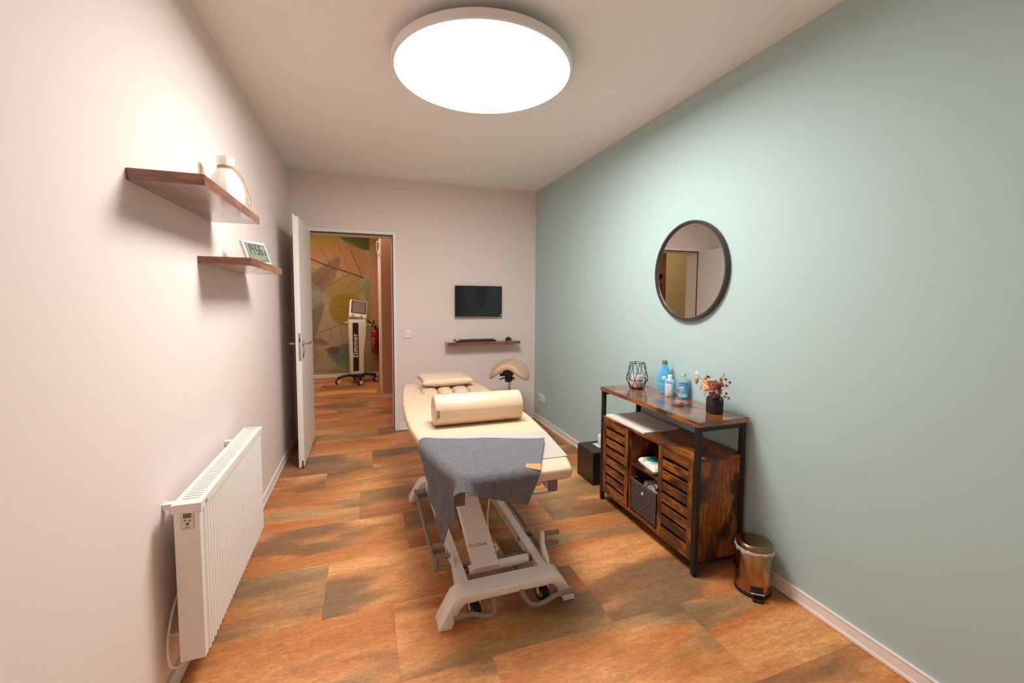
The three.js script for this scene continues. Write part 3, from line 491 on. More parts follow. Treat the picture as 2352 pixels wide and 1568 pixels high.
  const lever = (s) => {
    const xs = s > 0 ? 1.459 : 1.036, g = new THREE.Shape(); const q = [[-2.756, 0.112], [-2.70, 0.125], [-2.665, 0.185], [-2.663, 0.232], [-2.672, 0.243], [-2.683, 0.232], [-2.688, 0.19], [-2.735, 0.15]]; g.moveTo(...q[0]); for (const k of q.slice(1)) g.lineTo(...k); g.closePath();
    if (s > 0) {
      const m = obj('pedal_lever', new THREE.ExtrudeGeometry(g, { depth: 0.012, bevelEnabled: true, bevelThickness: 0.002, bevelSize: 0.002, bevelSegments: 2 }).rotateY(Math.PI / 2).translate(xs - 0.006, 0, 0), M.frameWhite, o);
      obj('pedal_peg', rod([xs, 0.228, 2.672], [xs + 0.088, 0.228, 2.672], 0.0105, 14), M.greyTube, m); obj('pedal_peg', rod([xs, 0.18, 2.678], [xs + 0.082, 0.18, 2.678], 0.0105, 14), M.greyTube, m);
    } else {
      const m = obj('pedal_lever', new THREE.ExtrudeGeometry(new THREE.Shape([[-2.75, 0.02], [-2.72, 0.02], [-2.57, 0.145], [-2.58, 0.165], [-2.61, 0.165], [-2.74, 0.06]].map((p) => new THREE.Vector2(...p))), { depth: 0.008, bevelEnabled: false }).rotateY(Math.PI / 2).translate(1.024, 0, 0), M.frameWhite, o);
      obj('pedal_peg', rod([0.962, 0.15, 2.558], [1.03, 0.15, 2.575], 0.0105, 14), M.greyTube, m); obj('pedal_peg', rod([0.962, 0.094, 2.565], [1.03, 0.096, 2.58], 0.0105, 14), M.greyTube, m);
      obj('peg_post', rod([0.962, 0.08, 2.56], [0.962, 0.15, 2.558], 0.0105, 12), M.greyTube, m);
    }
  };
  lever(1); lever(-1);
  obj('cable', [tube([[1.02, 0.30, 2.2], [1.08, 0.285, 2.28], [1.14, 0.30, 2.2], [1.22, 0.34, 2.2], [1.3, 0.31, 2.3], [1.38, 0.33, 2.2], [1.42, 0.36, 2.0]], 0.0045, { seg: 70, rad: 8 }), tube([[1.245, 0.46, 2.35], [1.27, 0.40, 2.38], [1.28, 0.31, 2.37], [1.272, 0.22, 2.36], [1.262, 0.15, 2.40], [1.262, 0.12, 2.46]], 0.0045, { seg: 50, rad: 8 })], M.white, o);
  obj('coiled_cable', tube([...Array(40)].map((_, i) => [1.262 + 0.02 * Math.cos(i * 1.1), 0.105 - 0.001 * (i % 3), 2.49 + i * 0.0006 + 0.028 * Math.sin(i * 1.1)]), 0.0035, { seg: 160, rad: 6 }), M.white, o);
  obj('base_tube', [rod([1.33, 0.075, 2.60], [1.33, 0.075, 2.80], 0.011, 12), rod([BX - 0.168, 0.1, 2.6], [BX + 0.168, 0.1, 2.6], 0.011, 12)], M.greyTube, o);
}
{ // clear vinyl foot cover with a dark hem, lying over the foot cushion
  const o = thing('foot_cover', 'pale grey vinyl foot sheet on cream table under the towel', 'cover');
  const n = 22, zA = (t) => 2.31 + 0.02 * Math.sin(t * 3) + 0.09 * t * t * t, zB = 2.775, pts = [];
  for (let i = 0; i <= n; i++) { const t = i / n, z = zA(t), x = TX + (2 * t - 1) * (halfAt(z) - 0.012); pts.push([x, z]); }
  for (let i = 0; i <= n; i++) { const t = 1 - i / n, x = TX + (2 * t - 1) * (halfAt(zB) - 0.004); pts.push([x, zB + 0.008 * t]); }
  obj('sheet', prism(pts, TY + 0.0006, TY + 0.0022), M.cover, o);
  obj('hem', tube([...Array(12)].map((_, i) => { const t = i / 11; return [TX + (2 * t - 1) * (halfAt(zB) - 0.006), TY + 0.0022, zB + 0.008 * t + 0.003 * Math.sin(t * 9)]; }), 0.0012, { seg: 60, rad: 6 }), M.coverEdge, o);
}
{ // cylinder bolster
  const o = thing('bolster', 'cream leatherette cylinder bolster lying across treatment table', 'bolster', [1.276, TY + 0.0885, 2.118]), r = 0.087, L = 0.262;
  obj('cover', uvm(lathe([[0, -L], [r - 0.02, -L], [r - 0.007, -L + 0.003], [r, -L + 0.014], [r, L - 0.014], [r - 0.007, L - 0.003], [r - 0.02, L], [0, L]], 56).rotateZ(Math.PI / 2)), M.leather, o);
  obj('seam', [tube([...Array(24)].map((_, i) => [-L + 0.008, (r - 0.002) * Math.cos(i / 24 * 6.283), (r - 0.002) * Math.sin(i / 24 * 6.283)]), 0.0024, { closed: true, seg: 72, rad: 6 }), tube([...Array(24)].map((_, i) => [L - 0.008, (r - 0.002) * Math.cos(i / 24 * 6.283), (r - 0.002) * Math.sin(i / 24 * 6.283)]), 0.0024, { closed: true, seg: 72, rad: 6 })], M.leather, o);
  const lab = canvasTex(128, 320, (c, w, h) => { c.fillStyle = '#332e2a'; c.fillRect(0, 0, w, h); c.fillStyle = '#d8cfc2'; c.fillRect(16, 20, 58, h - 40); c.fillStyle = '#6b6259'; for (let i = 0; i < 8; i++) c.fillRect(26, 36 + i * 32, 36, 14); });
  const g = new THREE.CylinderGeometry(r + 0.0012, r + 0.0012, 0.013, 20, 1, true, 0.2, 0.5).rotateZ(Math.PI / 2); // short curved patch
  const p = g.attributes.position, uv = g.attributes.uv; let a0 = 9, a1 = -9; for (let i = 0; i < p.count; i++) { const a = Math.atan2(p.getZ(i), p.getY(i)); a0 = Math.min(a0, a); a1 = Math.max(a1, a); }
  for (let i = 0; i < p.count; i++) { const a = Math.atan2(p.getZ(i), p.getY(i)); uv.setXY(i, (p.getX(i) + 0.0065) / 0.013, 1 - (a - a0) / (a1 - a0)); }
  g.rotateX(1.62 - (a0 + a1) / 2).translate(-L + 0.017, 0, 0);
  obj('label_tag', g, std(C('#ffffff'), 0.6, { map: lab, side: THREE.DoubleSide }), o);
}
{ // head pillow
  const o = thing('head_pillow', 'flat cream leatherette pillow at head of treatment table', 'pillow', [1.284, 0.7025, 0.99], 0.05);
  const n = 28, pos = [], idx = [], hw = 0.215, hd = 0.162, T = 0.034;
  for (const s of [1, -1]) for (let j = 0; j <= n; j++) for (let i = 0; i <= n; i++) {
    const u = 2 * i / n - 1, v = 2 * j / n - 1, k = (1 - u ** 6) * (1 - v ** 6), pin = 1 - 0.07 * (1 - Math.abs(u)) * 0 - 0.055 * (1 - u * u) * Math.abs(v) * 0, e = 1 - 0.06 * (1 - v * v) * Math.abs(u) ** 3, f = 1 - 0.06 * (1 - u * u) * Math.abs(v) ** 3;
    pos.push(u * hw * e, s * T * Math.pow(Math.max(k, 0), 0.42) * (0.92 + 0.08 * Math.cos(u * 2)) + 0.006 * u * u, v * hd * f);
  }
  const q = (n + 1) * (n + 1); for (const s of [0, 1]) for (let j = 0; j < n; j++) for (let i = 0; i < n; i++) { const a = s * q + j * (n + 1) + i, b = a + 1, c = a + n + 1, d = c + 1; s ? idx.push(a, b, c, b, d, c) : idx.push(a, c, b, b, c, d); }
  const g = new THREE.BufferGeometry(); g.setAttribute('position', new THREE.Float32BufferAttribute(pos, 3)); g.setIndex(idx); const gg = mergeVertices(g, 1e-5); gg.computeVertexNormals();
  gg.rotateX(0.03); obj('cover', uvm(gg), M.leather, o);
  obj('zip_flap', bx(-0.12, -0.006, 0.149, 0.14, 0.002, 0.1555, 0.002).rotateX(0.03), M.leather, o);
}
{ // grey terry towel: a folded sheet relaxed over the foot end of the table
  const NA = 50, NB = 44, LA = 0.635, LB = 0.52, P0 = [1.522, 2.566], a = [-Math.cos(0.31), -Math.sin(0.31)], b = [-Math.sin(0.46), Math.cos(0.46)], top = TY + 0.011, m = 0.010;
  const N = (NA + 1) * (NB + 1), x = new Float32Array(N * 3), old = new Float32Array(N * 3), id = (i, j) => j * (NA + 1) + i, R = rng(8);
  for (let j = 0; j <= NB; j++) for (let i = 0; i <= NA; i++) { const k = id(i, j) * 3, s = LA * i / NA, t = LB * j / NB; x[k] = P0[0] + a[0] * s + b[0] * t; x[k + 2] = P0[1] + a[1] * s + b[1] * t; x[k + 1] = top + 0.002 * R(); }
  old.set(x);
  const cons = [], link = (p, q, w) => cons.push([p, q, Math.hypot(x[p * 3] - x[q * 3], x[p * 3 + 2] - x[q * 3 + 2]), w]);
  for (let j = 0; j <= NB; j++) for (let i = 0; i <= NA; i++) {
    if (i < NA) link(id(i, j), id(i + 1, j), 1); if (j < NB) link(id(i, j), id(i, j + 1), 1);
    if (i < NA && j < NB) { link(id(i, j), id(i + 1, j + 1), 0.5); link(id(i + 1, j), id(i, j + 1), 0.5); }
    if (i < NA - 2) link(id(i, j), id(i + 3, j), 0.25); if (j < NB - 2) link(id(i, j), id(i, j + 3), 0.25);
  }
  const zEnd = 2.905;
  for (let step = 0; step < 230; step++) {
    for (let k = 0; k < N; k++) { const q = k * 3; for (let c = 0; c < 3; c++) { const v = (x[q + c] - old[q + c]) * 0.93; old[q + c] = x[q + c]; x[q + c] += v + (c === 1 ? -0.00038 : 0); } }
    for (let it = 0; it < 14; it++) {
      for (const [p, q, d, w] of cons) { const A = p * 3, B = q * 3, dx = x[B] - x[A], dy = x[B + 1] - x[A + 1], dz = x[B + 2] - x[A + 2], L = Math.sqrt(dx * dx + dy * dy + dz * dz) || 1e-9, f = 0.5 * w * (L - d) / L; x[A] += dx * f; x[A + 1] += dy * f; x[A + 2] += dz * f; x[B] -= dx * f; x[B + 1] -= dy * f; x[B + 2] -= dz * f; }
      for (let k = 0; k < N; k++) {              // keep the cloth outside the cushion
        const q = k * 3, X = x[q], Y = x[q + 1], Z = x[q + 2], hw = halfAt(Math.min(Z, zEnd)), sx = Math.sign(X - TX) || 1, ex = Math.abs(X - TX) - hw, ez = Z - zEnd, rr = 0.022;
        const ox = Math.max(ex + rr, 0), oz = Math.max(ez + rr, 0), oy = Math.max(Y - (TY - rr), 0);
        const dOut = Math.sqrt(ox * ox + oz * oz + oy * oy);
        if (ex < m && ez < m && Y > TY - 0.075 && Y < TY + m) {
          if (dOut > 1e-6 && dOut < rr + m) { const s = (rr + m) / dOut; if (ox) x[q] = TX + sx * (hw - rr + ox * s); if (oz) x[q + 2] = zEnd - rr + oz * s; if (oy) x[q + 1] = TY - rr + oy * s; }
          else if (dOut <= 1e-6) { const dTop = TY - Y; if (-ex < dTop && -ex < -ez) x[q] = TX + sx * (hw + m); else if (-ez < dTop) x[q + 2] = zEnd + m; else x[q + 1] = TY + m; }
          if (oy > 0 && ox === 0 && oz === 0) { x[q] += (old[q] - x[q]) * 0.6; x[q + 2] += (old[q + 2] - x[q + 2]) * 0.6; } // friction on the flat top
          else { x[q] += (old[q] - x[q]) * 0.2; x[q + 2] += (old[q + 2] - x[q + 2]) * 0.2; }
        }
      }
    }
  }
  const fold = noiseMaker(91);                     // creases: deeper where the cloth hangs, faint on the flat
  for (let j = 0; j <= NB; j++) for (let i = 0; i <= NA; i++) { const k = id(i, j) * 3, hang = sstep(0.0, 0.06, TY - x[k + 1]), left = sstep(0.45, 0.85, i / NA), u = i / NA, v = j / NB; const d = (fold(u, v, 5, 4, 3) - 0.5) * 0.012 + (fold(u * 0.8 + v * 0.25, v * 0.3, 13, 3, 2) - 0.5) * 0.026 * left * (0.25 + hang); x[k + 1] += d * (1 - hang) * 0.7 + 0.004 * (1 - hang); x[k] -= d * hang * left; x[k + 2] += d * hang * (1 - left * 0.5); }
  const mid = new THREE.BufferGeometry(), mi = []; for (let j = 0; j < NB; j++) for (let i = 0; i < NA; i++) mi.push(id(i, j), id(i, j + 1), id(i + 1, j), id(i + 1, j), id(i, j + 1), id(i + 1, j + 1));
  mid.setAttribute('position', new THREE.BufferAttribute(x, 3)); mid.setIndex(mi); mid.computeVertexNormals();
  const nn = mid.attributes.normal.array; let up = 0; for (let k = 0; k < N; k++) up += nn[k * 3 + 1]; const sgn = up > 0 ? 1 : -1;
  const layer = (off0, off1, ia, ib, ja, jb) => {     // closed shell between two offsets from the relaxed sheet, over part of it
    const pos = [], uv = [], ix = [], w = ib - ia + 1, h = jb - ja + 1;
    for (const off of [off1, off0]) for (let j = ja; j <= jb; j++) for (let i = ia; i <= ib; i++) { const k = id(i, j) * 3; pos.push(x[k] + sgn * nn[k] * off, x[k + 1] + sgn * nn[k + 1] * off, x[k + 2] + sgn * nn[k + 2] * off); uv.push(LA * i / NA, LB * j / NB); }
    const q = w * h, F = (a_, b_, c_, d_, flip) => { if (flip) ix.push(a_, c_, b_, b_, c_, d_); else ix.push(a_, b_, c_, b_, d_, c_); };
    for (let j = 0; j < h - 1; j++) for (let i = 0; i < w - 1; i++) { const k = j * w + i; F(k, k + 1, k + w, k + w + 1, sgn > 0); F(k + q, k + 1 + q, k + w + q, k + w + 1 + q, sgn < 0); }
    for (let i = 0; i < w - 1; i++) { F(i, i + 1, i + q, i + 1 + q, sgn < 0); const k = (h - 1) * w + i; F(k, k + 1, k + q, k + 1 + q, sgn > 0); }
    for (let j = 0; j < h - 1; j++) { const k = j * w; F(k, k + w, k + q, k + w + q, sgn > 0); const e = k + w - 1; F(e, e + w, e + q, e + w + q, sgn < 0); }
    const g = new THREE.BufferGeometry(); g.setAttribute('position', new THREE.Float32BufferAttribute(pos, 3)); g.setAttribute('uv', new THREE.Float32BufferAttribute(uv, 2)); g.setIndex(ix); return toCreasedNormals(g, 0.9);
  };
  const o = thing('towel', 'dark grey terry towel draped over foot end of table', 'towel');
  obj('upper_layer', layer(0.0015, 0.008, 0, NA, 0, NB), M.towel, o);
  obj('lower_layer', layer(-0.005, 0.0005, 1, NA, 0, NB - 2), M.towel, o);
  obj('tan_band', layer(0.0084, 0.0096, 0, 5, 29, 32), M.tan, o);
}
{ // saddle stool
  const o = thing('saddle_stool', 'tan saddle seat stool behind treatment table near corner', 'stool', [1.985, 0, 0.62], -0.5);
  const nu = 44, nv = 30, pos = [], ix = [], grid = [];
  const ring = (s) => { for (let j = 0; j <= nv; j++) for (let i = 0; i <= nu; i++) {
    const th = 2 * Math.PI * i / nu, r = j / nv, cx = Math.cos(th), cz = Math.sin(th);          // z+ is the front, towards the treatment table
    const X = 0.2 * Math.sign(cx) * Math.abs(cx) ** 0.85 * r, Z = 0.17 * cz * r * (cz > 0 ? 1 - 0.30 * Math.exp(-((cx / 0.32) ** 2)) : 1), u = X / 0.2, f = (Z + 0.17) / 0.34;
    const droop = (0.045 + 0.105 * f) * Math.abs(u) ** 1.7, rise = 0.03 * (1 - f) * (1 - u * u), edge = Math.sqrt(Math.max(0, 1 - r ** 9)), th2 = 0.031 + 0.016 * Math.abs(u);
    pos.push(X, 0.722 + rise - droop + s * th2 * edge, Z);
  } };
  ring(1); ring(-1); const q = (nu + 1) * (nv + 1);
  for (const s of [0, 1]) for (let j = 0; j < nv; j++) for (let i = 0; i < nu; i++) { const a = s * q + j * (nu + 1) + i, b = a + 1, c = a + nu + 1, d = c + 1; s ? ix.push(a, c, b, b, c, d) : ix.push(a, b, c, b, d, c); }
  let g = new THREE.BufferGeometry(); g.setAttribute('position', new THREE.Float32BufferAttribute(pos, 3)); g.setIndex(ix.reverse()); g = mergeVertices(g, 1e-5); g.computeVertexNormals();
  obj('seat', uvm(g), M.saddle, o);
  obj('tilt_mechanism', [bx(-0.05, 0.645, -0.09, 0.05, 0.69, 0.09, 0.006, 2), bx(-0.033, 0.575, -0.03, 0.028, 0.66, 0.05, 0.004, 2), bx(-0.085, 0.63, 0.02, -0.03, 0.655, 0.05, 0.004), rod([-0.03, 0.615, 0.02], [-0.085, 0.60, 0.05], 0.006)], M.black, o);
  obj('lever', [rod([0.03, 0.61, 0.02], [0.058, 0.605, 0.03], 0.015, 14)], M.chrome, o);
  obj('column', [new THREE.CylinderGeometry(0.014, 0.014, 0.36, 20).translate(0, 0.41, 0)], M.chrome, o);
  obj('column_sleeve', new THREE.CylinderGeometry(0.025, 0.027, 0.16, 22).translate(0, 0.2, 0), M.black, o);
  for (let i = 0; i < 5; i++) {
    const t = i / 5 * Math.PI * 2 + 0.3, c = Math.cos(t), s = Math.sin(t), arm = obj('base_arm', tube([[0.02 * c, 0.125, 0.02 * s], [0.13 * c, 0.105, 0.13 * s], [0.25 * c, 0.075, 0.25 * s]], 0.014), M.chrome, o);
    obj('castor', [new THREE.CylinderGeometry(0.026, 0.026, 0.02, 20).rotateX(Math.PI / 2).rotateY(-t).translate(0.25 * c, 0.0262, 0.25 * s), rod([0.25 * c, 0.03, 0.25 * s], [0.25 * c, 0.08, 0.25 * s], 0.006)], M.black, arm);
  }
}
// ------------------------------------------------------------------ sideboard
const SX = 2.169, SB = 2.490, SZ0 = 2.006, SZ1 = 2.913, SH = 0.785;
{
  const o = thing('sideboard', 'rustic brown wood sideboard with black metal frame and slatted doors', 'sideboard');
  obj('top_board', uvm(bx(SX, SH - 0.026, SZ0, SB, SH, SZ1, 0.0015), 'z', 0.33, 0.12), M.rusticTop, o);
  const T = 0.025, yt = SH - 0.026;
  for (const x of [SX + 0.008, SB - 0.008 - T]) for (const z of [SZ0 + 0.008, SZ1 - 0.008 - T]) { const l = obj('leg', bx(x, 0.006, z, x + T, yt, z + T, 0.0015), M.blackMetal, o); obj('foot', new THREE.CylinderGeometry(0.011, 0.011, 0.006, 14).translate(x + T / 2, 0.003, z + T / 2), M.black, l); }
  for (const z of [SZ0 + 0.008, SZ1 - 0.008 - T]) obj('frame_bar', bx(SX + 0.033, yt - 0.025, z, SB - 0.033, yt, z + T, 0.001), M.blackMetal, o);
  for (const z of [SZ0 + 0.008, SZ1 - 0.008 - T]) obj('frame_bar', bx(SX + 0.033, 0.052, z, SB - 0.033, 0.066, z + T, 0.001), M.blackMetal, o);
  const x0 = SX + 0.024, x1 = SB - 0.014, z0 = SZ0 + 0.03, z1 = SZ1 - 0.03, yb = 0.066, ytop = 0.592, zl = 2.335, zr = 2.607;
  obj('body_top', uvm(bx(SX + 0.01, ytop - 0.015, z0 - 0.0, x1, ytop, z1 + 0.018, 0.001), 'z', 0.1, 0.4), M.rustic, o);
  obj('body_bottom', uvm(bx(SX + 0.012, yb, z0, x1, yb + 0.016, z1, 0.001), 'z', 0.5, 0.4), M.rustic, o);
  obj('side_panel', uvm(bx(x0, yb, z1, x1, ytop - 0.015, z1 + 0.015, 0.001), 'y', 0.37, 0.1), M.rustic, o);
  obj('side_panel', uvm(bx(x0, yb, z0 - 0.012, x1, ytop - 0.015, z0, 0.001), 'y', 0.7, 0.5), M.rustic, o);
  obj('divider', uvm(bx(x0, yb + 0.016, zl - 0.006, x1, ytop - 0.015, zl + 0.009, 0.001), 'y', 0.2, 0.6), M.rustic, o);
  obj('divider', uvm(bx(x0, yb + 0.016, zr - 0.009, x1, ytop - 0.015, zr + 0.006, 0.001), 'y', 0.9, 0.3), M.rustic, o);
  obj('back_panel', uvm(bx(x1 - 0.004, yb, z0, x1, ytop - 0.015, z1), 'z'), M.rustic, o);
  obj('middle_shelf', uvm(bx(SX + 0.03, 0.358, zl + 0.009, x1 - 0.004, 0.373, zr - 0.009, 0.001), 'z', 0.6, 0.7), M.rustic, o);
  const R = rng(31);
  const door = (za, zb, knobZ) => {
    const d = new THREE.Group(); d.name = 'door'; o.add(d); const xa = SX + 0.010, xb = SX + 0.026, ya = yb + 0.018, yz = ytop - 0.017, st = 0.034;
    obj('stile', uvm(bx(xa, ya, za, xb, yz, za + st, 0.0015), 'y', R() * 3, R() * 3), M.rustic, d);
    obj('stile', uvm(bx(xa, ya, zb - st, xb, yz, zb, 0.0015), 'y', R() * 3, R() * 3), M.rustic, d);
    const n = 8, gap = 0.0155, hh = (yz - ya - gap * (n - 1)) / n;
    for (let i = 0; i < n; i++) obj('slat', uvm(bx(xa + 0.002, ya + i * (hh + gap), za + st, xa + 0.0095, ya + i * (hh + gap) + hh, zb - st, 0.0015), 'z', R() * 3, R() * 3), M.rustic, d);
    const k = obj('knob', lathe([[0.0, 0], [0.004, 0], [0.004, 0.008], [0.009, 0.012], [0.0095, 0.018], [0.007, 0.021], [0, 0.021]], 18).rotateZ(Math.PI / 2).translate(xa, 0.33, knobZ), M.black, d);
    return k;
  };
  door(SZ0 + 0.037, 2.328, 2.312); door(2.613, SZ1 - 0.037, 2.628);
}
const onTop = SH + 0.0004;
{ // wire lantern
  const o = thing('wire_lantern', 'black geometric wire candle lantern on sideboard', 'lantern', [2.372, onTop, 2.137], 0.2), N = 6, bars = [], P = (r, y, k) => [r * Math.cos(k / N * 6.2832), y, r * Math.sin(k / N * 6.2832)];
  const rt = 0.049, rm = 0.073, rb = 0.046, yt = 0.172, ym = 0.062;
  for (let k = 0; k < N; k++) {
    bars.push(rod(P(rt, yt, k), P(rt, yt, k + 1), 0.0021, 6), rod(P(rm, ym, k + 0.5), P(rm, ym, k + 1.5), 0.0021, 6), rod(P(rb, 0.006, k), P(rb, 0.006, k + 1), 0.0024, 6));
    bars.push(rod(P(rt, yt, k), P(rm, ym, k + 0.5), 0.0019, 6), rod(P(rt, yt, k + 1), P(rm, ym, k + 0.5), 0.0019, 6), rod(P(rm, ym, k + 0.5), P(rb, 0.006, k), 0.0019, 6), rod(P(rm, ym, k + 0.5), P(rb, 0.006, k + 1), 0.0019, 6));
    bars.push(rod(P(rb, 0.006, k), P(rb + 0.004, 0, k), 0.0022, 6));
  }
  obj('wire_cage', bars, M.lantern, o);
  obj('base_plate', new THREE.CylinderGeometry(0.046, 0.046, 0.005, 6).rotateY(Math.PI / 2).translate(0, 0.0075, 0), M.lantern, o);
}
{
  const o = thing('candle', 'pale pink pillar candle inside wire lantern', 'candle', [2.372, onTop + 0.0102, 2.137]);
  obj('wax', lathe([[0, 0], [0.034, 0], [0.0355, 0.003], [0.0355, 0.074], [0.033, 0.077], [0.026, 0.076], [0, 0.073]], 32), M.candle, o);
  obj('band', new THREE.CylinderGeometry(0.0358, 0.0358, 0.004, 32, 1, true).translate(0, 0.045, 0), std(C('#b59a8c'), 0.7), o);
  obj('wick', rod([0, 0.073, 0], [0.001, 0.084, 0], 0.001, 6), M.blackMatte, o);
}
// flat plastic bottles: oval body swept up a profile [half width, half depth, height]
function ovalBody(prof, seg = 36, pw = 0.75) {
  const pos = [], ix = []; prof.forEach(([a, b, y]) => { for (let i = 0; i < seg; i++) { const t = i / seg * 6.2832, c = Math.cos(t), s = Math.sin(t); pos.push(a * Math.sign(c) * Math.abs(c) ** pw, y, b * Math.sign(s) * Math.abs(s) ** pw); } });
  for (let j = 0; j + 1 < prof.length; j++) for (let i = 0; i < seg; i++) { const a = j * seg + i, b = j * seg + (i + 1) % seg, c = a + seg, d = b + seg; ix.push(a, c, b, b, c, d); }
  for (const [j, f] of [[0, 1], [prof.length - 1, 0]]) { const c0 = pos.length / 3; pos.push(0, prof[j][2], 0); for (let i = 0; i < seg; i++) { const a = j * seg + i, b = j * seg + (i + 1) % seg; f ? ix.push(c0, a, b) : ix.push(c0, b, a); } }
  const g = new THREE.BufferGeometry(); g.setAttribute('position', new THREE.Float32BufferAttribute(pos, 3)); g.setIndex(ix); return toCreasedNormals(g, 0.8);
}
function printOnto(g, w, h, y0) { const p = g.attributes.position, uv = new Float32Array(p.count * 2); for (let i = 0; i < p.count; i++) { uv[i * 2] = p.getX(i) / w + 0.5; uv[i * 2 + 1] = (p.getY(i) - y0) / h; } g.setAttribute('uv', new THREE.BufferAttribute(uv, 2)); return g; }
{
  const o = thing('lotion_bottle', 'tall light blue lotion bottle with olive cap on sideboard', 'bottle', [2.445, onTop, 2.318], -0.75);
  const tex = canvasTex(256, 512, (c, w, h) => { c.fillStyle = '#4fb6ea'; c.fillRect(0, 0, w, h); c.fillStyle = '#5fc6ee'; c.fillRect(0, 330, w, 182); c.fillStyle = '#8cc9f2'; c.beginPath(); c.ellipse(100, 345, 120, 14, 0.1, 0, 7); c.fill(); c.fillStyle = '#eaf1f0'; c.beginPath(); c.arc(128, 230, 34, 0, 7); c.fill(); c.fillStyle = '#c9c08a'; c.beginPath(); c.ellipse(128, 232, 12, 20, 0, 0, 7); c.fill(); c.fillStyle = '#1b3f78'; c.font = 'bold 22px sans-serif'; const s = 'PENATEN'; for (let i = 0; i < 7; i++) { c.save(); c.translate(128, 232); c.rotate((i - 3) * 0.34); c.fillText(s[i], -7, -42); c.restore(); } c.fillStyle = '#eef6fa'; c.font = '20px sans-serif'; c.fillText('500 ml', 96, 488); });
  obj('body', printOnto(ovalBody([[0.028, 0.02, 0], [0.031, 0.022, 0.006], [0.043, 0.028, 0.06], [0.045, 0.03, 0.085], [0.041, 0.028, 0.115], [0.031, 0.023, 0.145], [0.02, 0.018, 0.168], [0.0165, 0.0165, 0.178], [0.016, 0.016, 0.186]]), 0.094, 0.19, 0), phys(C('#ffffff'), 0.35, { map: tex, clearcoat: 0.3 }), o);
  obj('cap', lathe([[0, 0.186], [0.0165, 0.186], [0.0165, 0.207], [0.015, 0.209], [0, 0.209]], 28), std(C('#5d6f55'), 0.5), o);
}
{
  const o = thing('sanitizer_bottle', 'small pale blue bottle with white label and white cap', 'bottle', [2.428, onTop, 2.392], -0.9);
  const tex = canvasTex(256, 512, (c, w, h) => { c.fillStyle = '#86cdee'; c.fillRect(0, 0, w, h); c.fillStyle = '#eef0f1'; c.fillRect(20, 110, 160, 402); c.fillStyle = '#1f3563'; c.fillRect(36, 100, 150, 34); c.fillStyle = '#dfe6f0'; c.font = 'bold 26px sans-serif'; c.fillText('Sterillium', 46, 126); c.fillStyle = '#aab4bd'; for (let i = 0; i < 7; i++) c.fillRect(40, 180 + i * 22, 90 - (i % 3) * 14, 6); c.fillStyle = '#2a3c63'; c.fillRect(128, 468, 22, 22); });
  obj('body', printOnto(ovalBody([[0.027, 0.016, 0], [0.029, 0.018, 0.004], [0.029, 0.018, 0.085], [0.026, 0.017, 0.097], [0.016, 0.014, 0.105], [0.0125, 0.0125, 0.107]], 36, 0.6), 0.058, 0.107, 0), phys(C('#ffffff'), 0.3, { map: tex, clearcoat: 0.4 }), o);
  obj('cap', lathe([[0, 0.107], [0.0135, 0.107], [0.0135, 0.129], [0.012, 0.131], [0, 0.131]], 24), M.plastic, o);
}
{
  const o = thing('oil_bottle', 'clear bottle of blue oil with pale green cap against wall', 'bottle', [2.462, onTop, 2.468], -0.9);
  const liquid = phys(C('#1f9fd6'), 0.12, { clearcoat: 0.6, clearcoatRoughness: 0.05 });
  obj('body', ovalBody([[0.024, 0.015, 0], [0.027, 0.018, 0.005], [0.027, 0.018, 0.092]], 32, 0.7), liquid, o);
  obj('shoulder', ovalBody([[0.027, 0.018, 0.092], [0.0265, 0.018, 0.105], [0.022, 0.016, 0.119], [0.014, 0.013, 0.127], [0.013, 0.013, 0.131]], 32, 0.7), phys(C('#eaf6f8'), 0.05, { transmission: 0.8, thickness: 0 }), o);
  obj('cap', lathe([[0, 0.131], [0.0145, 0.131], [0.0145, 0.15], [0.013, 0.152], [0, 0.152]], 24), std(C('#b6c2a4'), 0.5), o);
  const lt = canvasTex(128, 256, (c, w, h) => { c.fillStyle = '#4aa6e4'; c.fillRect(0, 0, w, h); c.fillStyle = '#e6ecdd'; c.beginPath(); c.ellipse(54, 80, 30, 42, 0, 0, 7); c.fill(); c.fillStyle = '#c9b77a'; c.beginPath(); c.ellipse(54, 84, 12, 22, 0, 0, 7); c.fill(); c.fillStyle = '#9fd2f0'; c.fillRect(0, 180, w, 76); });
  const g = ovalBody([[0.0273, 0.0183, 0.008], [0.0273, 0.0183, 0.084]], 32, 0.7); obj('label', printOnto(g, 0.056, 0.076, 0.008), std(C('#ffffff'), 0.4, { map: lt }), o);
}
{ // sand timer with a flared glass top
  const o = thing('hourglass', 'small glass hourglass with pink sand on brass disc', 'hourglass', [2.322, onTop, 2.596]);
  obj('base_disc', lathe([[0, 0], [0.034, 0], [0.035, 0.0015], [0.035, 0.003], [0.033, 0.004], [0, 0.004]], 40), std(C('#b08d52'), 0.25, { metal: 1 }), o);
  const out = [[0.024, 0.004], [0.0262, 0.009], [0.0258, 0.018], [0.021, 0.031], [0.01, 0.041], [0.0035, 0.046], [0.0035, 0.048], [0.009, 0.054], [0.018, 0.066], [0.024, 0.08], [0.0255, 0.088], [0.0245, 0.092]], inn = out.map(([r, y]) => [Math.max(r - 0.0013, 0.0012), y]).reverse();
  obj('glass_bulbs', lathe([...out, ...inn], 40), M.glass, o);
  obj('sand', lathe([[0, 0.0045], [0.0238, 0.0045], [0.0244, 0.010], [0.0238, 0.017], [0.02, 0.022], [0.01, 0.0265], [0, 0.029]], 32), M.sand, o);
  obj('glass_lid', lathe([[0, 0.0905], [0.0235, 0.0905], [0.0245, 0.092], [0.023, 0.0935], [0, 0.0935]], 32), M.glass, o);
}
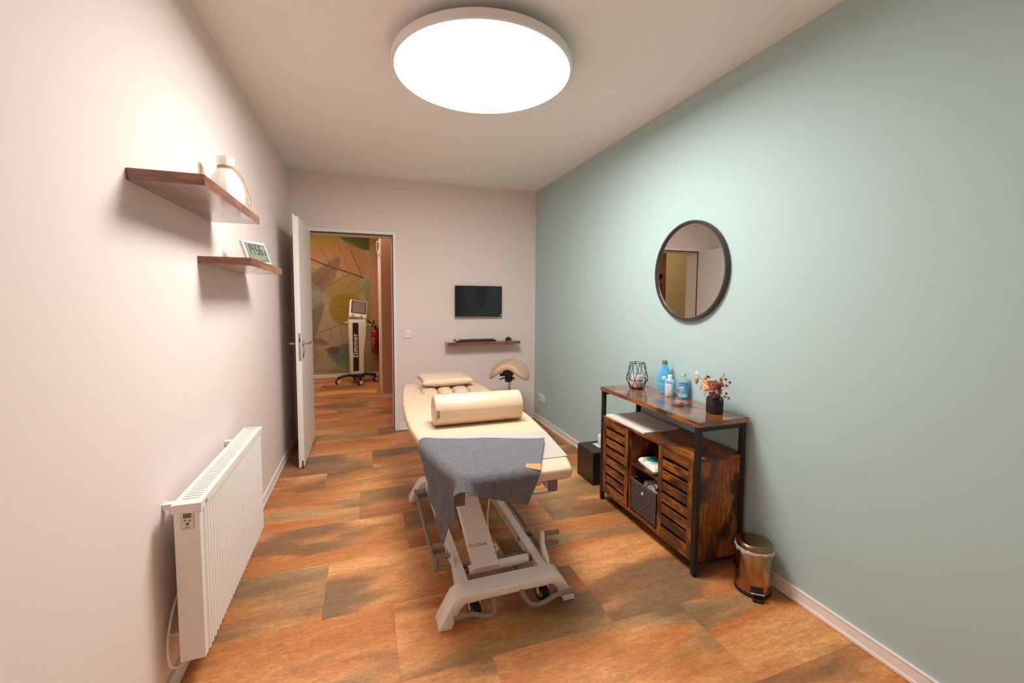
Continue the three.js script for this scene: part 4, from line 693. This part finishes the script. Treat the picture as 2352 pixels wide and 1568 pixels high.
{ // black pot with dried flowers
  const px = 2.387, pz = 2.788;
  const o = thing('flower_pot', 'small matte black jar vase holding dried flowers', 'vase', [px, onTop, pz]);
  obj('body', lathe([[0, 0], [0.036, 0], [0.04, 0.004], [0.0415, 0.01], [0.0415, 0.072], [0.038, 0.083], [0.03, 0.087], [0.027, 0.09], [0.027, 0.099], [0.0245, 0.099], [0.024, 0.085], [0.024, 0.05], [0, 0.05]], 40), M.blackMatte, o);
  const R = rng(4), base = V(px, onTop + 0.092, pz);
  // directions in the photo plane: r = along the wall towards the viewer's right (z+), u = up, f = out into the room (x-)
  const P = (r, u, f = 0) => V(px - f - r * 0.3, onTop + u, pz + r * 1.35);
  const stem = (name, label, tip, mid, rad, mat) => { const g = thing(name, label, 'dried flower', [0, 0, 0], 0, 'dried flowers in the black jar'); const b = base.clone().add(V((R() - 0.5) * 0.018, -0.035, (R() - 0.5) * 0.018)); obj('stem', tube([b.toArray(), V(b.x * 0.5 + base.x * 0.5, base.y + 0.004, b.z * 0.5 + base.z * 0.5).toArray(), mid.toArray(), tip.toArray()], rad, { seg: 24, rad: 6 }), mat, g); return g; };
  const leafGeo = (len, wid, cup) => { const n = 10, k = 6, pos = [], ix = []; for (let i = 0; i <= n; i++) for (let j = 0; j <= k; j++) { const t = i / n, s = 2 * j / k - 1, w = wid * Math.pow(Math.sin(Math.PI * Math.min(1, 0.06 + t * 0.94)), 0.7); pos.push(s * w, len * t, cup * (s * s * w * 6 - Math.sin(t * 3) * 0.3 * len) + 0.001 * Math.sin(s * 5 + t * 9)); } for (let i = 0; i < n; i++) for (let j = 0; j < k; j++) { const a = i * (k + 1) + j; ix.push(a, a + 1, a + k + 1, a + 1, a + k + 2, a + k + 1); } const g = new THREE.BufferGeometry(); g.setAttribute('position', new THREE.Float32BufferAttribute(pos, 3)); g.setIndex(ix); g.computeVertexNormals(); return g; };
  const aim = (g, at, dir, roll = 0) => { g.rotateY(roll); g.applyQuaternion(new THREE.Quaternion().setFromUnitVectors(V(0, 1, 0), dir.clone().normalize())); return g.translate(at.x, at.y, at.z); };
  const mk = (hex) => std(C(hex), 0.8, { side: THREE.DoubleSide });
  const green = mk('#6d6a4c'), tanStem = mk('#a5835c');
  { const t = P(-0.116, 0.168, 0.01), g = stem('dried_flower', 'orange papery eucalyptus spray leaning left out of black jar', t, P(-0.06, 0.15, 0.01), 0.0016, green);
    for (const [r, u, len, w, dr, du, hex, roll] of [[-0.1, 0.155, 0.036, 0.013, -0.2, -1, '#dba670', 0.3], [-0.112, 0.168, 0.03, 0.013, -0.9, 0.5, '#ecbcab', 1.1], [-0.07, 0.165, 0.03, 0.011, 0.8, 0.5, '#cf9c62', 0.8], [-0.055, 0.17, 0.026, 0.013, 0.5, 0.9, '#bf8450', 0.2], [-0.075, 0.150, 0.04, 0.014, 1, 0.2, '#d6a066', 0.5]]) obj('leaf', aim(leafGeo(len, w, 0.25), P(r, u, 0.01), P(dr, du, 0.3).sub(P(0, 0, 0)), roll), mk(hex), g); }
  { const g = stem('dried_flower', 'large salmon orange curled petals in centre of bouquet', P(-0.005, 0.15, 0.012), P(-0.002, 0.12, 0.01), 0.0016, green);
    for (let i = 0; i < 9; i++) { const a = i / 9 * 6.283; obj('petal', aim(leafGeo(0.04, 0.0155, 0.6), P(-0.006, 0.125, 0.012), P(Math.cos(a) * 0.55, 0.9, Math.sin(a) * 0.55).sub(P(0, 0, 0)), a), mk(i % 3 ? '#dd9c76' : '#e6b598'), g); } }
  { const c = P(0.03, 0.148, 0.014), g = stem('dried_flower', 'round burgundy thistle bloom right of the orange petals', c, P(0.016, 0.122, 0.01), 0.0016, tanStem), hg = [];
    for (let i = 0; i < 90; i++) { const y = 1 - 2 * (i + 0.5) / 90, t = i * 2.4, s = Math.sqrt(1 - y * y), d = V(s * Math.cos(t), y, s * Math.sin(t)); hg.push(aim(new THREE.ConeGeometry(0.0022, 0.012, 4).translate(0, 0.016, 0), c, d)); } obj('bloom', [...hg, new THREE.SphereGeometry(0.014, 14, 10).translate(c.x, c.y, c.z)], mk('#7a2f38'), g); }
  { const c = P(0.02, 0.096, 0.03), g = stem('dried_flower', 'drooping dusty mauve flower head over rim of black jar', P(0.018, 0.112, 0.024), P(0.008, 0.112, 0.012), 0.0014, tanStem), hg = [];
    for (let i = 0; i < 70; i++) { const t = i * 2.4, k = i / 70, d = P(Math.cos(t) * 0.9 * k, -0.6 + k * 0.6, Math.sin(t) * 0.6 * k).sub(P(0, 0, 0)); hg.push(aim(new THREE.ConeGeometry(0.0024, 0.03, 4).rotateX(Math.PI).translate(0, 0.014, 0), P(0.018, 0.113, 0.024), d)); } obj('bloom', hg, mk('#8c4a50'), g); }
  { const g = stem('dried_flower', 'yellow grass tassel hanging left of the black jar', P(-0.042, 0.125, 0.024), P(-0.02, 0.128, 0.016), 0.0012, tanStem), hg = [];
    for (let i = 0; i < 60; i++) { const k = i / 60, p = P(-0.036 - 0.01 * Math.sin(k * 2), 0.146 - 0.075 * k, 0.026); hg.push(new THREE.SphereGeometry(0.0034 * (1 - 0.5 * k), 6, 5).translate(p.x + (R() - 0.5) * 0.012, p.y, p.z + (R() - 0.5) * 0.013)); } obj('tassel', hg, mk('#d9b27c'), g); }
  for (const [label, hex, r, u, len] of [['white feathery grass plume rising highest from bouquet', '#efe6dc', 0.052, 0.215, 0.075], ['pale pink feathery plume beside the white one', '#e6c9bc', 0.036, 0.195, 0.055]]) {
    const tip = P(r, u, 0), st = P(r * 0.6, u - len, 0), g = stem('dried_flower', label, st, P(r * 0.35, 0.115, 0.004), 0.0012, tanStem), hg = [], d = tip.clone().sub(st).normalize();
    for (let i = 0; i < 110; i++) { const k = i / 110, p = st.clone().lerp(tip, k), e = d.clone().multiplyScalar(1.2).add(V(R() - 0.5, R() - 0.5, R() - 0.5)); hg.push(aim(new THREE.ConeGeometry(0.0011, 0.018 * (1 - 0.5 * k), 3).translate(0, 0.008, 0), p, e)); } obj('plume', hg, mk(hex), g); }
  { const g = stem('dried_flower', 'pink curled leaf spray arching low on left side', P(-0.085, 0.098, 0.02), P(-0.045, 0.122, 0.02), 0.0014, mk('#b98078'));
    obj('leaf', aim(leafGeo(0.036, 0.007, 0.4), P(-0.06, 0.122, 0.02), P(-0.8, -0.55, 0.1).sub(P(0, 0, 0)), 0.6), mk('#c4837e'), g); obj('leaf', aim(leafGeo(0.03, 0.008, 0.4), P(-0.04, 0.122, 0.024), P(-0.8, 0.15, 0.4).sub(P(0, 0, 0)), 0.2), mk('#d6a094'), g); }
  const star = (label, tip, mid, heads) => { const g = stem('dried_flower', label, tip, mid, 0.0012, mk('#8a6a58')); for (const [r, u] of heads) { const c = P(r, u, 0.004), hg = [new THREE.SphereGeometry(0.0042, 8, 6).translate(c.x, c.y, c.z)]; for (let i = 0; i < 7; i++) { const a = i / 7 * 6.283; hg.push(aim(leafGeo(0.010, 0.003, 0.2), c, V(-0.7 + 0.5 * Math.cos(a), 0.55 + 0.8 * Math.sin(a), 0.9 * Math.cos(a + 1.2)), a)); } obj('flower_head', hg, mk('#7d5338'), g); const s2 = tip.clone().lerp(mid, 0.35); obj('twig', rod(s2.toArray(), c.toArray(), 0.0008, 5), mk('#8a6a58'), g); } };
  star('brown star flower spray at far right of bouquet', P(0.083, 0.165, 0.004), P(0.04, 0.13, 0.004), [[0.068, 0.192], [0.092, 0.183], [0.074, 0.162]]);
  star('small brown star flowers just right of burgundy bloom', P(0.05, 0.158, 0.006), P(0.025, 0.125, 0.004), [[0.038, 0.182], [0.055, 0.158], [0.045, 0.165]]);
  star('short star flower twig drooping right of black jar', P(0.078, 0.106, 0.006), P(0.035, 0.112, 0.006), [[0.074, 0.122], [0.088, 0.104], [0.066, 0.104]]);
  { const g = stem('dried_flower', 'dark green drooping leaf at right rim of jar', P(0.042, 0.1, 0.01), P(0.03, 0.106, 0.008), 0.0011, green); obj('leaf', aim(leafGeo(0.026, 0.006, 0.2), P(0.042, 0.1, 0.01), P(0.3, -1, 0.1).sub(P(0, 0, 0)), 0.3), mk('#3f4a38'), g); }
}
{ // folded paper sheets on the lower surface of the sideboard
  const o = thing('folded_sheet', 'flat white folded paper sheet on sideboard lower surface', 'paper'), n = 24, k = 10, pos = [], ix = [];
  const A = [2.181, 2.068], B = [2.186, 2.47], D = [2.462, 2.068], E = [2.446, 2.46];
  for (const s of [1, 0]) for (let i = 0; i <= n; i++) for (let j = 0; j <= k; j++) { const t = i / n, v = j / k, X = (A[0] * (1 - t) + B[0] * t) * (1 - v) + (D[0] * (1 - t) + E[0] * t) * v, Z = (A[1] * (1 - t) + B[1] * t) * (1 - v) + (D[1] * (1 - t) + E[1] * t) * v; pos.push(X, 0.5925 + s * (0.006 + 0.008 * Math.exp(-v * v / 0.048) * (0.6 + 0.4 * Math.cos(t * 2.2)) + 0.0012 * Math.sin(v * 9 + t * 4)), Z); }
  const w = k + 1, q = (n + 1) * w; for (const s of [0, 1]) for (let i = 0; i < n; i++) for (let j = 0; j < k; j++) { const a = s * q + i * w + j; s ? ix.push(a, a + 1, a + w, a + 1, a + w + 1, a + w) : ix.push(a, a + w, a + 1, a + 1, a + w, a + w + 1); }
  for (let i = 0; i < n; i++) for (const j of [0, k]) { const a = i * w + j, b = a + w; j ? ix.push(a, b, a + q, b, b + q, a + q) : ix.push(a, a + q, b, b, a + q, b + q); }
  for (let j = 0; j < k; j++) for (const i of [0, n]) { const a = i * w + j, b = a + 1; i ? ix.push(a, a + q, b, b, a + q, b + q) : ix.push(a, b, a + q, b, b + q, a + q); }
  const g = new THREE.BufferGeometry(); g.setAttribute('position', new THREE.Float32BufferAttribute(pos, 3)); g.setIndex(ix); obj('sheets', toCreasedNormals(g, 0.5), std(C('#ece4de'), 0.8, { side: THREE.DoubleSide }), o);
  obj('loose_corner', bx(2.33, 0.599, 2.2, 2.45, 0.6003, 2.455).rotateY(0), std(C('#ded4cc'), 0.8), o);
}
{ // packet of wet wipes
  const o = thing('wipes_packet', 'white and green wet wipes packet on sideboard middle shelf', 'packet', [2.262, 0.3735, 2.475], -0.15);
  const tex = canvasTex(256, 512, (c, w, h) => { c.fillStyle = '#eef0ea'; c.fillRect(0, 0, w, h); c.fillStyle = '#a9cf8a'; c.beginPath(); c.ellipse(60, 170, 50, 60, 0.5, 0, 7); c.fill(); c.fillStyle = '#35a7a2'; c.beginPath(); c.ellipse(140, 210, 84, 96, 0, 0, 7); c.fill(); c.fillStyle = '#7fd0c8'; c.beginPath(); c.ellipse(146, 204, 62, 72, 0, 0, 7); c.fill(); c.fillStyle = '#2a7f88'; c.font = 'bold 40px sans-serif'; c.fillText('pure', 104, 216); c.fillStyle = '#5aa24e'; c.fillRect(40, 330, 70, 16); c.fillStyle = '#8b8f95'; for (let i = 0; i < 5; i++) c.fillRect(150, 400 + i * 14, 70, 6); });
  const n = 16, pos = [], uv = [], ix = [], hw = 0.058, hl = 0.098;
  for (const s of [1, -1]) for (let j = 0; j <= n; j++) for (let i = 0; i <= n; i++) { const u = 2 * i / n - 1, v = 2 * j / n - 1, k = Math.pow(Math.max(0, (1 - u ** 6) * (1 - v ** 6)), 0.4); pos.push(u * hw, 0.026 + s * (s > 0 ? 0.024 : 0.0255) * k, v * hl); uv.push(0.5 + u / 2, 0.5 - v / 2); }
  const q = (n + 1) ** 2; for (const s of [0, 1]) for (let j = 0; j < n; j++) for (let i = 0; i < n; i++) { const a = s * q + j * (n + 1) + i, b = a + 1, c = a + n + 1, d = c + 1; s ? ix.push(a, b, c, b, d, c) : ix.push(a, c, b, b, c, d); }
  const g = new THREE.BufferGeometry(); g.setAttribute('position', new THREE.Float32BufferAttribute(pos, 3)); g.setAttribute('uv', new THREE.Float32BufferAttribute(uv, 2)); g.setIndex(ix); g.computeVertexNormals(); obj('pouch', g, phys(C('#ffffff'), 0.35, { map: tex, clearcoat: 0.2 }), o);
  obj('flap_lid', prism([...Array(20)].map((_, i) => [0.008 + 0.03 * Math.cos(i / 20 * 6.283), -0.02 + 0.034 * Math.sin(i / 20 * 6.283)]), 0.0495, 0.0525, 0.0008, 2), std(C('#3aa9a6'), 0.35), o);
}
{ // quilted fabric drawer basket
  const X0 = 2.192, X1 = 2.46, Z0 = 2.348, Z1 = 2.594, Y0 = 0.0826, Y1 = 0.283, o = thing('storage_basket', 'dark quilted fabric basket in sideboard opening', 'basket');
  const n = 60, h = 50, pos = [], ix = []; for (let j = 0; j <= h; j++) for (let i = 0; i <= n; i++) { const z = Z0 + (Z1 - Z0) * i / n, y = Y0 + (Y1 - Y0) * j / h, a = (z + y) / 0.034, b = (z - y) / 0.034, d = (t) => Math.abs(t - Math.round(t)); const e = Math.min(d(a), d(b)), rim = Math.min(i, n - i, j, h - j) > 1 ? 1 : 0; pos.push(X0 + 0.0005 - rim * 0.0042 * Math.min(1, e * 4) ** 0.6, y, z); }
  for (let j = 0; j < h; j++) for (let i = 0; i < n; i++) { const a = j * (n + 1) + i; ix.push(a, a + 1, a + n + 1, a + 1, a + n + 2, a + n + 1); }
  const g = new THREE.BufferGeometry(); g.setAttribute('position', new THREE.Float32BufferAttribute(pos, 3)); g.setIndex(ix); g.computeVertexNormals(); obj('quilted_front', g, M.basket, o);
  obj('shell', [bx(X0, Y0, Z0, X0 + 0.006, Y1, Z1), bx(X1 - 0.006, Y0, Z0, X1, Y1, Z1), bx(X0, Y0, Z0, X1, Y1, Z0 + 0.006), bx(X0, Y0, Z1 - 0.006, X1, Y1, Z1), bx(X0, Y0, Z0, X1, Y0 + 0.006, Z1)], M.basket, o);
  obj('rim', tube([[X0 + 0.002, Y1, Z0 + 0.002], [X0 + 0.002, Y1, Z1 - 0.002], [X1 - 0.003, Y1, Z1 - 0.002], [X1 - 0.003, Y1, Z0 + 0.002], [X0 + 0.002, Y1, Z0 + 0.002]], 0.003, { seg: 60, rad: 6, straight: true }), std(C('#6a5c58'), 0.8), o);
  const ey = obj('eyelet', new THREE.TorusGeometry(0.009, 0.0025, 8, 24).rotateY(Math.PI / 2).translate(X0 - 0.0035, 0.232, 2.468), M.chrome, o); obj('eyelet_hole', new THREE.CylinderGeometry(0.0075, 0.0075, 0.002, 20).rotateZ(Math.PI / 2).translate(X0 - 0.0042, 0.232, 2.468), std(C('#efe9e2'), 0.6), ey);
}
// rolled towels lying in the basket
for (const [label, x, z, y, r, L, t] of [['larger rolled beige towel at front of quilted basket', 2.262, 2.535, 0.272, 0.052, 0.12, 0.1], ['small rolled towel peeking from back of basket', 2.30, 2.447, 0.262, 0.036, 0.12, -0.1]]) {
  const o = thing('rolled_towel', label, 'towel', [x, y, z], t, 'rolled towels in the basket'), sp = []; const turns = 3.2, n = 70, th = r / (turns + 0.6) * 0.8;
  for (let i = 0; i <= n; i++) { const a = i / n * turns * 6.283, q = 0.008 + (r - 0.008) * i / n; sp.push([q * Math.cos(a), q * Math.sin(a)]); }
  const pos = [], ix = []; sp.forEach(([X, Y], i) => { const q = Math.hypot(X, Y), k = (q - th) / q; for (const [e, s] of [[X, Y], [X * k, Y * k]].map((p) => [p[0], p[1]])) pos.push(-L / 2, s, e, L / 2, s, e); });
  for (let i = 0; i < n; i++) { const a = i * 4, b = a + 4; ix.push(a, b, a + 1, a + 1, b, b + 1, a + 2, a + 3, b + 2, a + 3, b + 3, b + 2, a, a + 2, b, b, a + 2, b + 2, a + 1, b + 1, a + 3, b + 1, b + 3, a + 3); } ix.push(n * 4, n * 4 + 1, n * 4 + 2, n * 4 + 1, n * 4 + 3, n * 4 + 2);
  const g = new THREE.BufferGeometry(); g.setAttribute('position', new THREE.Float32BufferAttribute(pos, 3)); g.setIndex(ix); obj('roll', uvm(toCreasedNormals(g, 0.8)), phys(C('#d8cbc4'), 1, { bumpMap: terryBump, bumpScale: 0.003, side: THREE.DoubleSide }), o);
  obj('binding', new THREE.TorusGeometry(r - th * 0.4, th * 0.36, 6, 40).rotateY(Math.PI / 2).translate(-L / 2 - 0.0005, 0, 0), std(C('#57504c'), 0.9), o);
}
// ------------------------------------------------------------------ black box, bin
{
  const o = thing('black_cabinet', 'low black box cabinet on floor left of the sideboard', 'cabinet', [0, 0, 0]), x0 = 2.231, x1 = 2.492, z0 = 1.585, z1 = 1.828, h = 0.247;
  obj('carcass', bx(x0, 0.0005, z0, x1, h, z1, 0.002, 2), std(C('#241d19'), 0.35), o);
  obj('front_panel', bx(x0 + 0.03, 0.014, z1 - 0.001, x1 - 0.006, h - 0.03, z1 + 0.003, 0.001), std(C('#100e0d'), 0.5), o);
}
tag(obj('paper_slip', bx(2.33, 0.2475, 1.64, 2.45, 0.2485, 1.735), std(C('#cfd2cd'), 0.7)), 'pale paper slip lying on black box cabinet', 'paper');
{
  const o = thing('tissue_roll', 'white paper roll on black cabinet half hidden by sideboard', 'paper roll', [2.405, 0.2492, 1.69]);
  obj('paper', lathe([[0.018, 0], [0.046, 0], [0.048, 0.004], [0.048, 0.07], [0.046, 0.074], [0.018, 0.074]], 36).translate(0, 0, 0), M.linen, o);
  obj('core', new THREE.CylinderGeometry(0.0185, 0.0185, 0.072, 20, 1, true).translate(0, 0.037, 0), std(C('#a88d70'), 0.9, { side: THREE.DoubleSide }), o);
}
{
  const o = thing('pedal_bin', 'small brass coloured pedal bin beside sideboard', 'bin', [2.388, 0, 3.058], -0.62), r = 0.0755;
  obj('base_ring', lathe([[0, 0.0005], [r + 0.002, 0.0005], [r + 0.003, 0.004], [r + 0.003, 0.014], [r, 0.018], [0, 0.018]], 48), M.blackMatte, o);
  obj('body', lathe([[r - 0.003, 0.016], [r, 0.018], [r, 0.207], [r - 0.004, 0.212], [r - 0.008, 0.207], [r - 0.008, 0.03], [0, 0.03]], 64), M.gold, o);
  obj('lid', lathe([[0, 0.2435], [r * 0.6, 0.243], [r - 0.012, 0.2415], [r - 0.004, 0.2385], [r, 0.2335], [r + 0.0015, 0.227], [r + 0.0015, 0.213], [r - 0.001, 0.212], [r - 0.002, 0.228], [0, 0.234]], 64), M.goldLid, o);
  const pos = [], ix = [], n = 120, k = 5, R = rng(9); for (let i = 0; i < n; i++) for (let j = 0; j <= k; j++) { const a = i / n * 6.2832, t = j / k, f = 0.0045 * Math.sin(i * 1.9) * t + 0.003 * Math.sin(i * 0.83 + 1) * t + (R() - 0.5) * 0.003, q = r + 0.002 + 0.006 * Math.sin(t * 2.6) + f * 0.7; pos.push(q * Math.cos(a), 0.217 - t * (0.015 + 0.007 * Math.sin(a * 3 + 0.6) + 0.004 * Math.sin(i * 0.6)), q * Math.sin(a)); }
  for (let i = 0; i < n; i++) for (let j = 0; j < k; j++) { const a = i * (k + 1) + j, b = ((i + 1) % n) * (k + 1) + j; ix.push(a, b, a + 1, b, b + 1, a + 1); }
  const g = new THREE.BufferGeometry(); g.setAttribute('position', new THREE.Float32BufferAttribute(pos, 3)); g.setIndex(ix); g.computeVertexNormals(); obj('bin_liner', g, phys(C('#dcd6dc'), 0.25, { transparent: true, opacity: 0.55, side: THREE.DoubleSide, clearcoat: 1 }), o);
  // pedal in its slot faces the front (+z of the bin)
  obj('pedal_slot', new THREE.CylinderGeometry(r + 0.0012, r + 0.0012, 0.03, 24, 1, true, -0.36, 0.72).translate(0, 0.042, 0), M.black, o);
  obj('pedal', [bx(-0.024, 0.032, r - 0.01, 0.024, 0.037, r + 0.016, 0.002, 2), bx(-0.028, 0.031, r + 0.006, 0.028, 0.039, r + 0.022, 0.0035, 2)], M.chrome, o);
  obj('foot_tab', bx(-0.022, 0.0005, r - 0.004, 0.022, 0.012, r + 0.03, 0.002), M.blackMatte, o);
  obj('hinge', bx(-0.02, 0.2, -r - 0.012, 0.02, 0.228, -r + 0.004, 0.003), M.blackMatte, o);
}
// ------------------------------------------------------------------ things in the hall
{ // therapy device on a wheeled column
  const o = thing('therapy_device', 'white therapy device on wheeled column in the hall', 'medical device', [0.53, 0, -2.82], 0.12);
  const P = [[-0.135, 1.05], [0.135, 1.05], [0.132, 0.88], [0.115, 0.72], [0.095, 0.5], [0.083, 0.16], [-0.083, 0.16], [-0.095, 0.5], [-0.115, 0.72], [-0.132, 0.88]];
  const s = new THREE.Shape(); s.moveTo(-0.13, 1.04); s.lineTo(0.13, 1.04); s.lineTo(0.13, 0.88); s.bezierCurveTo(0.125, 0.7, 0.09, 0.6, 0.088, 0.45); s.lineTo(0.085, 0.16); s.lineTo(-0.11, 0.16); s.lineTo(-0.118, 0.5); s.bezierCurveTo(-0.12, 0.7, -0.13, 0.75, -0.13, 0.9); s.closePath();
  obj('column', toCreasedNormals(new THREE.ExtrudeGeometry(s, { depth: 0.2, bevelEnabled: true, bevelThickness: 0.006, bevelSize: 0.006, bevelOffset: -0.006, bevelSegments: 2, curveSegments: 10 }).translate(0, 0, -0.1), 0.5), M.white, o);
  const logo = canvasTex(128, 1024, (c, w, h) => { c.fillStyle = '#15110f'; c.fillRect(0, 0, w, h); c.save(); c.translate(104, 742); c.rotate(-Math.PI / 2); c.fillStyle = '#efe6da'; c.font = 'bold 138px sans-serif'; c.fillText('Zimmer', 0, 0); c.restore(); });
  const bm = std(C('#15110f'), 0.4), lg = new THREE.Mesh(new THREE.BoxGeometry(0.088, 0.78, 0.003), [bm, bm, bm, bm, std(C('#ffffff'), 0.4, { map: logo }), bm]); lg.name = 'name_strip'; lg.position.set(-0.03, 0.6, 0.1075); o.add(lg);
  const hd = new THREE.Group(); hd.name = 'control_head'; hd.position.set(0.01, 1.06, 0.02); hd.rotation.set(-0.42, 0.12, -0.12); o.add(hd);
  obj('shell', bx(-0.135, 0, -0.045, 0.135, 0.3, 0.045, 0.015, 3), M.white, hd);
  obj('bezel', bx(-0.115, 0.065, 0.044, 0.118, 0.287, 0.049, 0.004), M.black, hd);
  obj('screen', bx(-0.1, 0.078, 0.048, 0.103, 0.275, 0.051), phys(C('#5a4440'), 0.06, { clearcoat: 1, clearcoatRoughness: 0.02, ior: 1.9 }), hd);
  for (const x of [-0.08, 0.05]) { const k = obj('dial', rod([x, 0.033, 0.044], [x, 0.033, 0.056], 0.017, 20), M.darkSteel, hd); obj('dial_cap', rod([x, 0.033, 0.056], [x, 0.033, 0.059], 0.011, 18), M.white, k); }
  obj('neck', bx(-0.09, 1.03, -0.06, 0.09, 1.075, 0.06, 0.006), M.greyCap, o);
  obj('holder', [bx(-0.185, 0.985, -0.02, -0.128, 1.0, 0.03, 0.004), bx(0.128, 0.94, -0.05, 0.24, 0.955, 0.0, 0.004), rod([0.22, 0.9, -0.03], [0.27, 1.0, -0.01], 0.01)], M.white, o);
  obj('hand_piece', [rod([0.235, 0.90, -0.02], [0.275, 1.02, 0.0], 0.012), rod([0.17, 1.02, -0.03], [0.24, 0.96, -0.03], 0.011)], M.black, o);
  obj('cable', [tube([[-0.18, 0.985, 0.0], [-0.23, 0.95, 0.02], [-0.235, 0.8, 0.03], [-0.225, 0.62, 0.03], [-0.2, 0.5, 0.02], [-0.15, 0.45, 0.0]], 0.004, { seg: 50, rad: 6 }), tube([[0.13, 0.93, 0], [0.16, 0.8, 0.03], [0.17, 0.5, 0.04], [0.15, 0.3, 0.04], [0.13, 0.2, 0.05], [0.17, 0.14, 0.06], [0.23, 0.16, 0.03]], 0.004, { seg: 60, rad: 6 }), tube([[0.24, 0.93, -0.02], [0.25, 0.75, 0.0], [0.26, 0.5, 0.01], [0.275, 0.38, 0.0], [0.265, 0.25, 0.0]], 0.004, { seg: 50, rad: 6 })], M.greyTube, o);
  obj('base', [bx(-0.1, 0.10, -0.1, 0.1, 0.16, 0.1, 0.02, 2)], M.black, o);
  for (const [x, z] of [[-0.30, 0.02], [0.02, 0.22], [0.29, -0.02], [0.0, -0.24]]) {
    const a = obj('base_arm', tube([[x * 0.2, 0.135, z * 0.2], [x * 0.6, 0.13, z * 0.6], [x, 0.105, z]], 0.024, { rad: 10 }), M.black, o);
    const w = obj('castor', [new THREE.CylinderGeometry(0.04, 0.04, 0.028, 22).rotateZ(Math.PI / 2).rotateY(-0.5).translate(x - 0.012, 0.0402, z - 0.006), rod([x, 0.05, z], [x, 0.1, z], 0.012)], M.black, a);
    obj('hub_cap', new THREE.CylinderGeometry(0.028, 0.03, 0.006, 20).rotateZ(Math.PI / 2).rotateY(-1.1).translate(x + 0.008, 0.042, z + 0.014), M.white, a);
  }
}
{
  const o = thing('fire_extinguisher', 'red fire extinguisher on hall wall behind therapy device', 'extinguisher', [0.828, 0.42, -3.3]);
  obj('cylinder', lathe([[0, 0], [0.06, 0.0], [0.07, 0.012], [0.07, 0.36], [0.06, 0.4], [0.03, 0.425], [0.022, 0.43], [0, 0.43]], 36), M.red, o);
  obj('valve', [new THREE.CylinderGeometry(0.02, 0.022, 0.05, 16).translate(0, 0.45, 0), bx(-0.012, 0.465, -0.01, 0.012, 0.485, 0.09, 0.003), bx(-0.012, 0.49, -0.01, 0.012, 0.5, 0.1, 0.003)], M.black, o);
  obj('hose', tube([[0.0, 0.45, 0.03], [0.05, 0.42, 0.06], [0.075, 0.3, 0.04], [0.075, 0.12, 0.03], [0.07, 0.06, 0.03]], 0.008, { seg: 40 }), M.black, o);
  const lt = canvasTex(256, 256, (c, w, h) => { c.fillStyle = '#a8120f'; c.fillRect(0, 0, w, h); c.fillStyle = '#eadfd0'; for (let i = 0; i < 6; i++) c.fillRect(30, 40 + i * 26, 120 - (i % 3) * 26, 10); c.fillStyle = '#d8a63a'; c.fillRect(36, 200, 44, 40); });
  obj('label', new THREE.CylinderGeometry(0.0705, 0.0705, 0.2, 24, 1, true, -1.2, 1.9).translate(0, 0.2, 0), std(C('#ffffff'), 0.4, { map: lt }), o);
  obj('wall_bracket', [bx(-0.03, 0.15, -0.1, 0.03, 0.19, -0.065, 0.003), bx(-0.03, 0.33, -0.1, 0.03, 0.36, -0.065, 0.003)], M.darkSteel, o);
}
{
  const o = thing('wall_bracket_lamp', 'thin white bent bracket high on hall corner wall', 'bracket', [0.868, 1.98, -1.56]);
  obj('loop', tube([[-0.002, 0.16, 0.0], [-0.04, 0.17, 0.01], [-0.046, 0.12, 0.01], [-0.036, 0.02, 0.01], [-0.028, 0.0, 0.01], [-0.024, 0.025, 0.01]], 0.005, { seg: 40 }), M.plastic, o);
  obj('arm', [bx(-0.012, 0.0, -0.01, -0.0005, 0.2, 0.012, 0.002), rod([-0.006, 0.01, 0], [-0.002, -0.12, 0.0], 0.004)], M.plastic, o);
}
{ // shelf unit in the hall recess, seen only in the mirror
  const o = thing('hall_shelf_unit', 'brown shelf unit in the hall seen in the mirror', 'shelf', [-1.35, 0, -3.2]);
  obj('side', bx(-0.4, 0.0005, -0.17, -0.38, 1.95, 0.17), M.shelf, o); obj('side', bx(0.38, 0.0005, -0.17, 0.4, 1.95, 0.17), M.shelf, o);
  for (const y of [0.1, 0.6, 1.1, 1.5, 1.93]) obj('board', bx(-0.38, y, -0.17, 0.38, y + 0.02, 0.17), M.shelf, o);
  obj('back', bx(-0.38, 0.0005, -0.17, 0.38, 1.93, -0.165), M.shelfDark, o);
}
for (const [label, x, w, h] of [['large pale carton on hall shelf seen in mirror', -1.5, 0.3, 0.26], ['small pale carton on hall shelf seen in mirror', -1.14, 0.22, 0.2]]) { const o = thing('carton', label, 'box', [x, 1.5205, -3.18], 0, 'cartons on the hall shelf'); obj('body', bx(-w / 2, 0, -0.12, w / 2, h, 0.12, 0.003), std(C('#e0b394'), 0.8), o); obj('lid', bx(-w / 2 - 0.003, h - 0.04, -0.123, w / 2 + 0.003, h + 0.003, 0.123, 0.003), std(C('#e6c0a6'), 0.8), o); }

renderer.render(scene, camera);
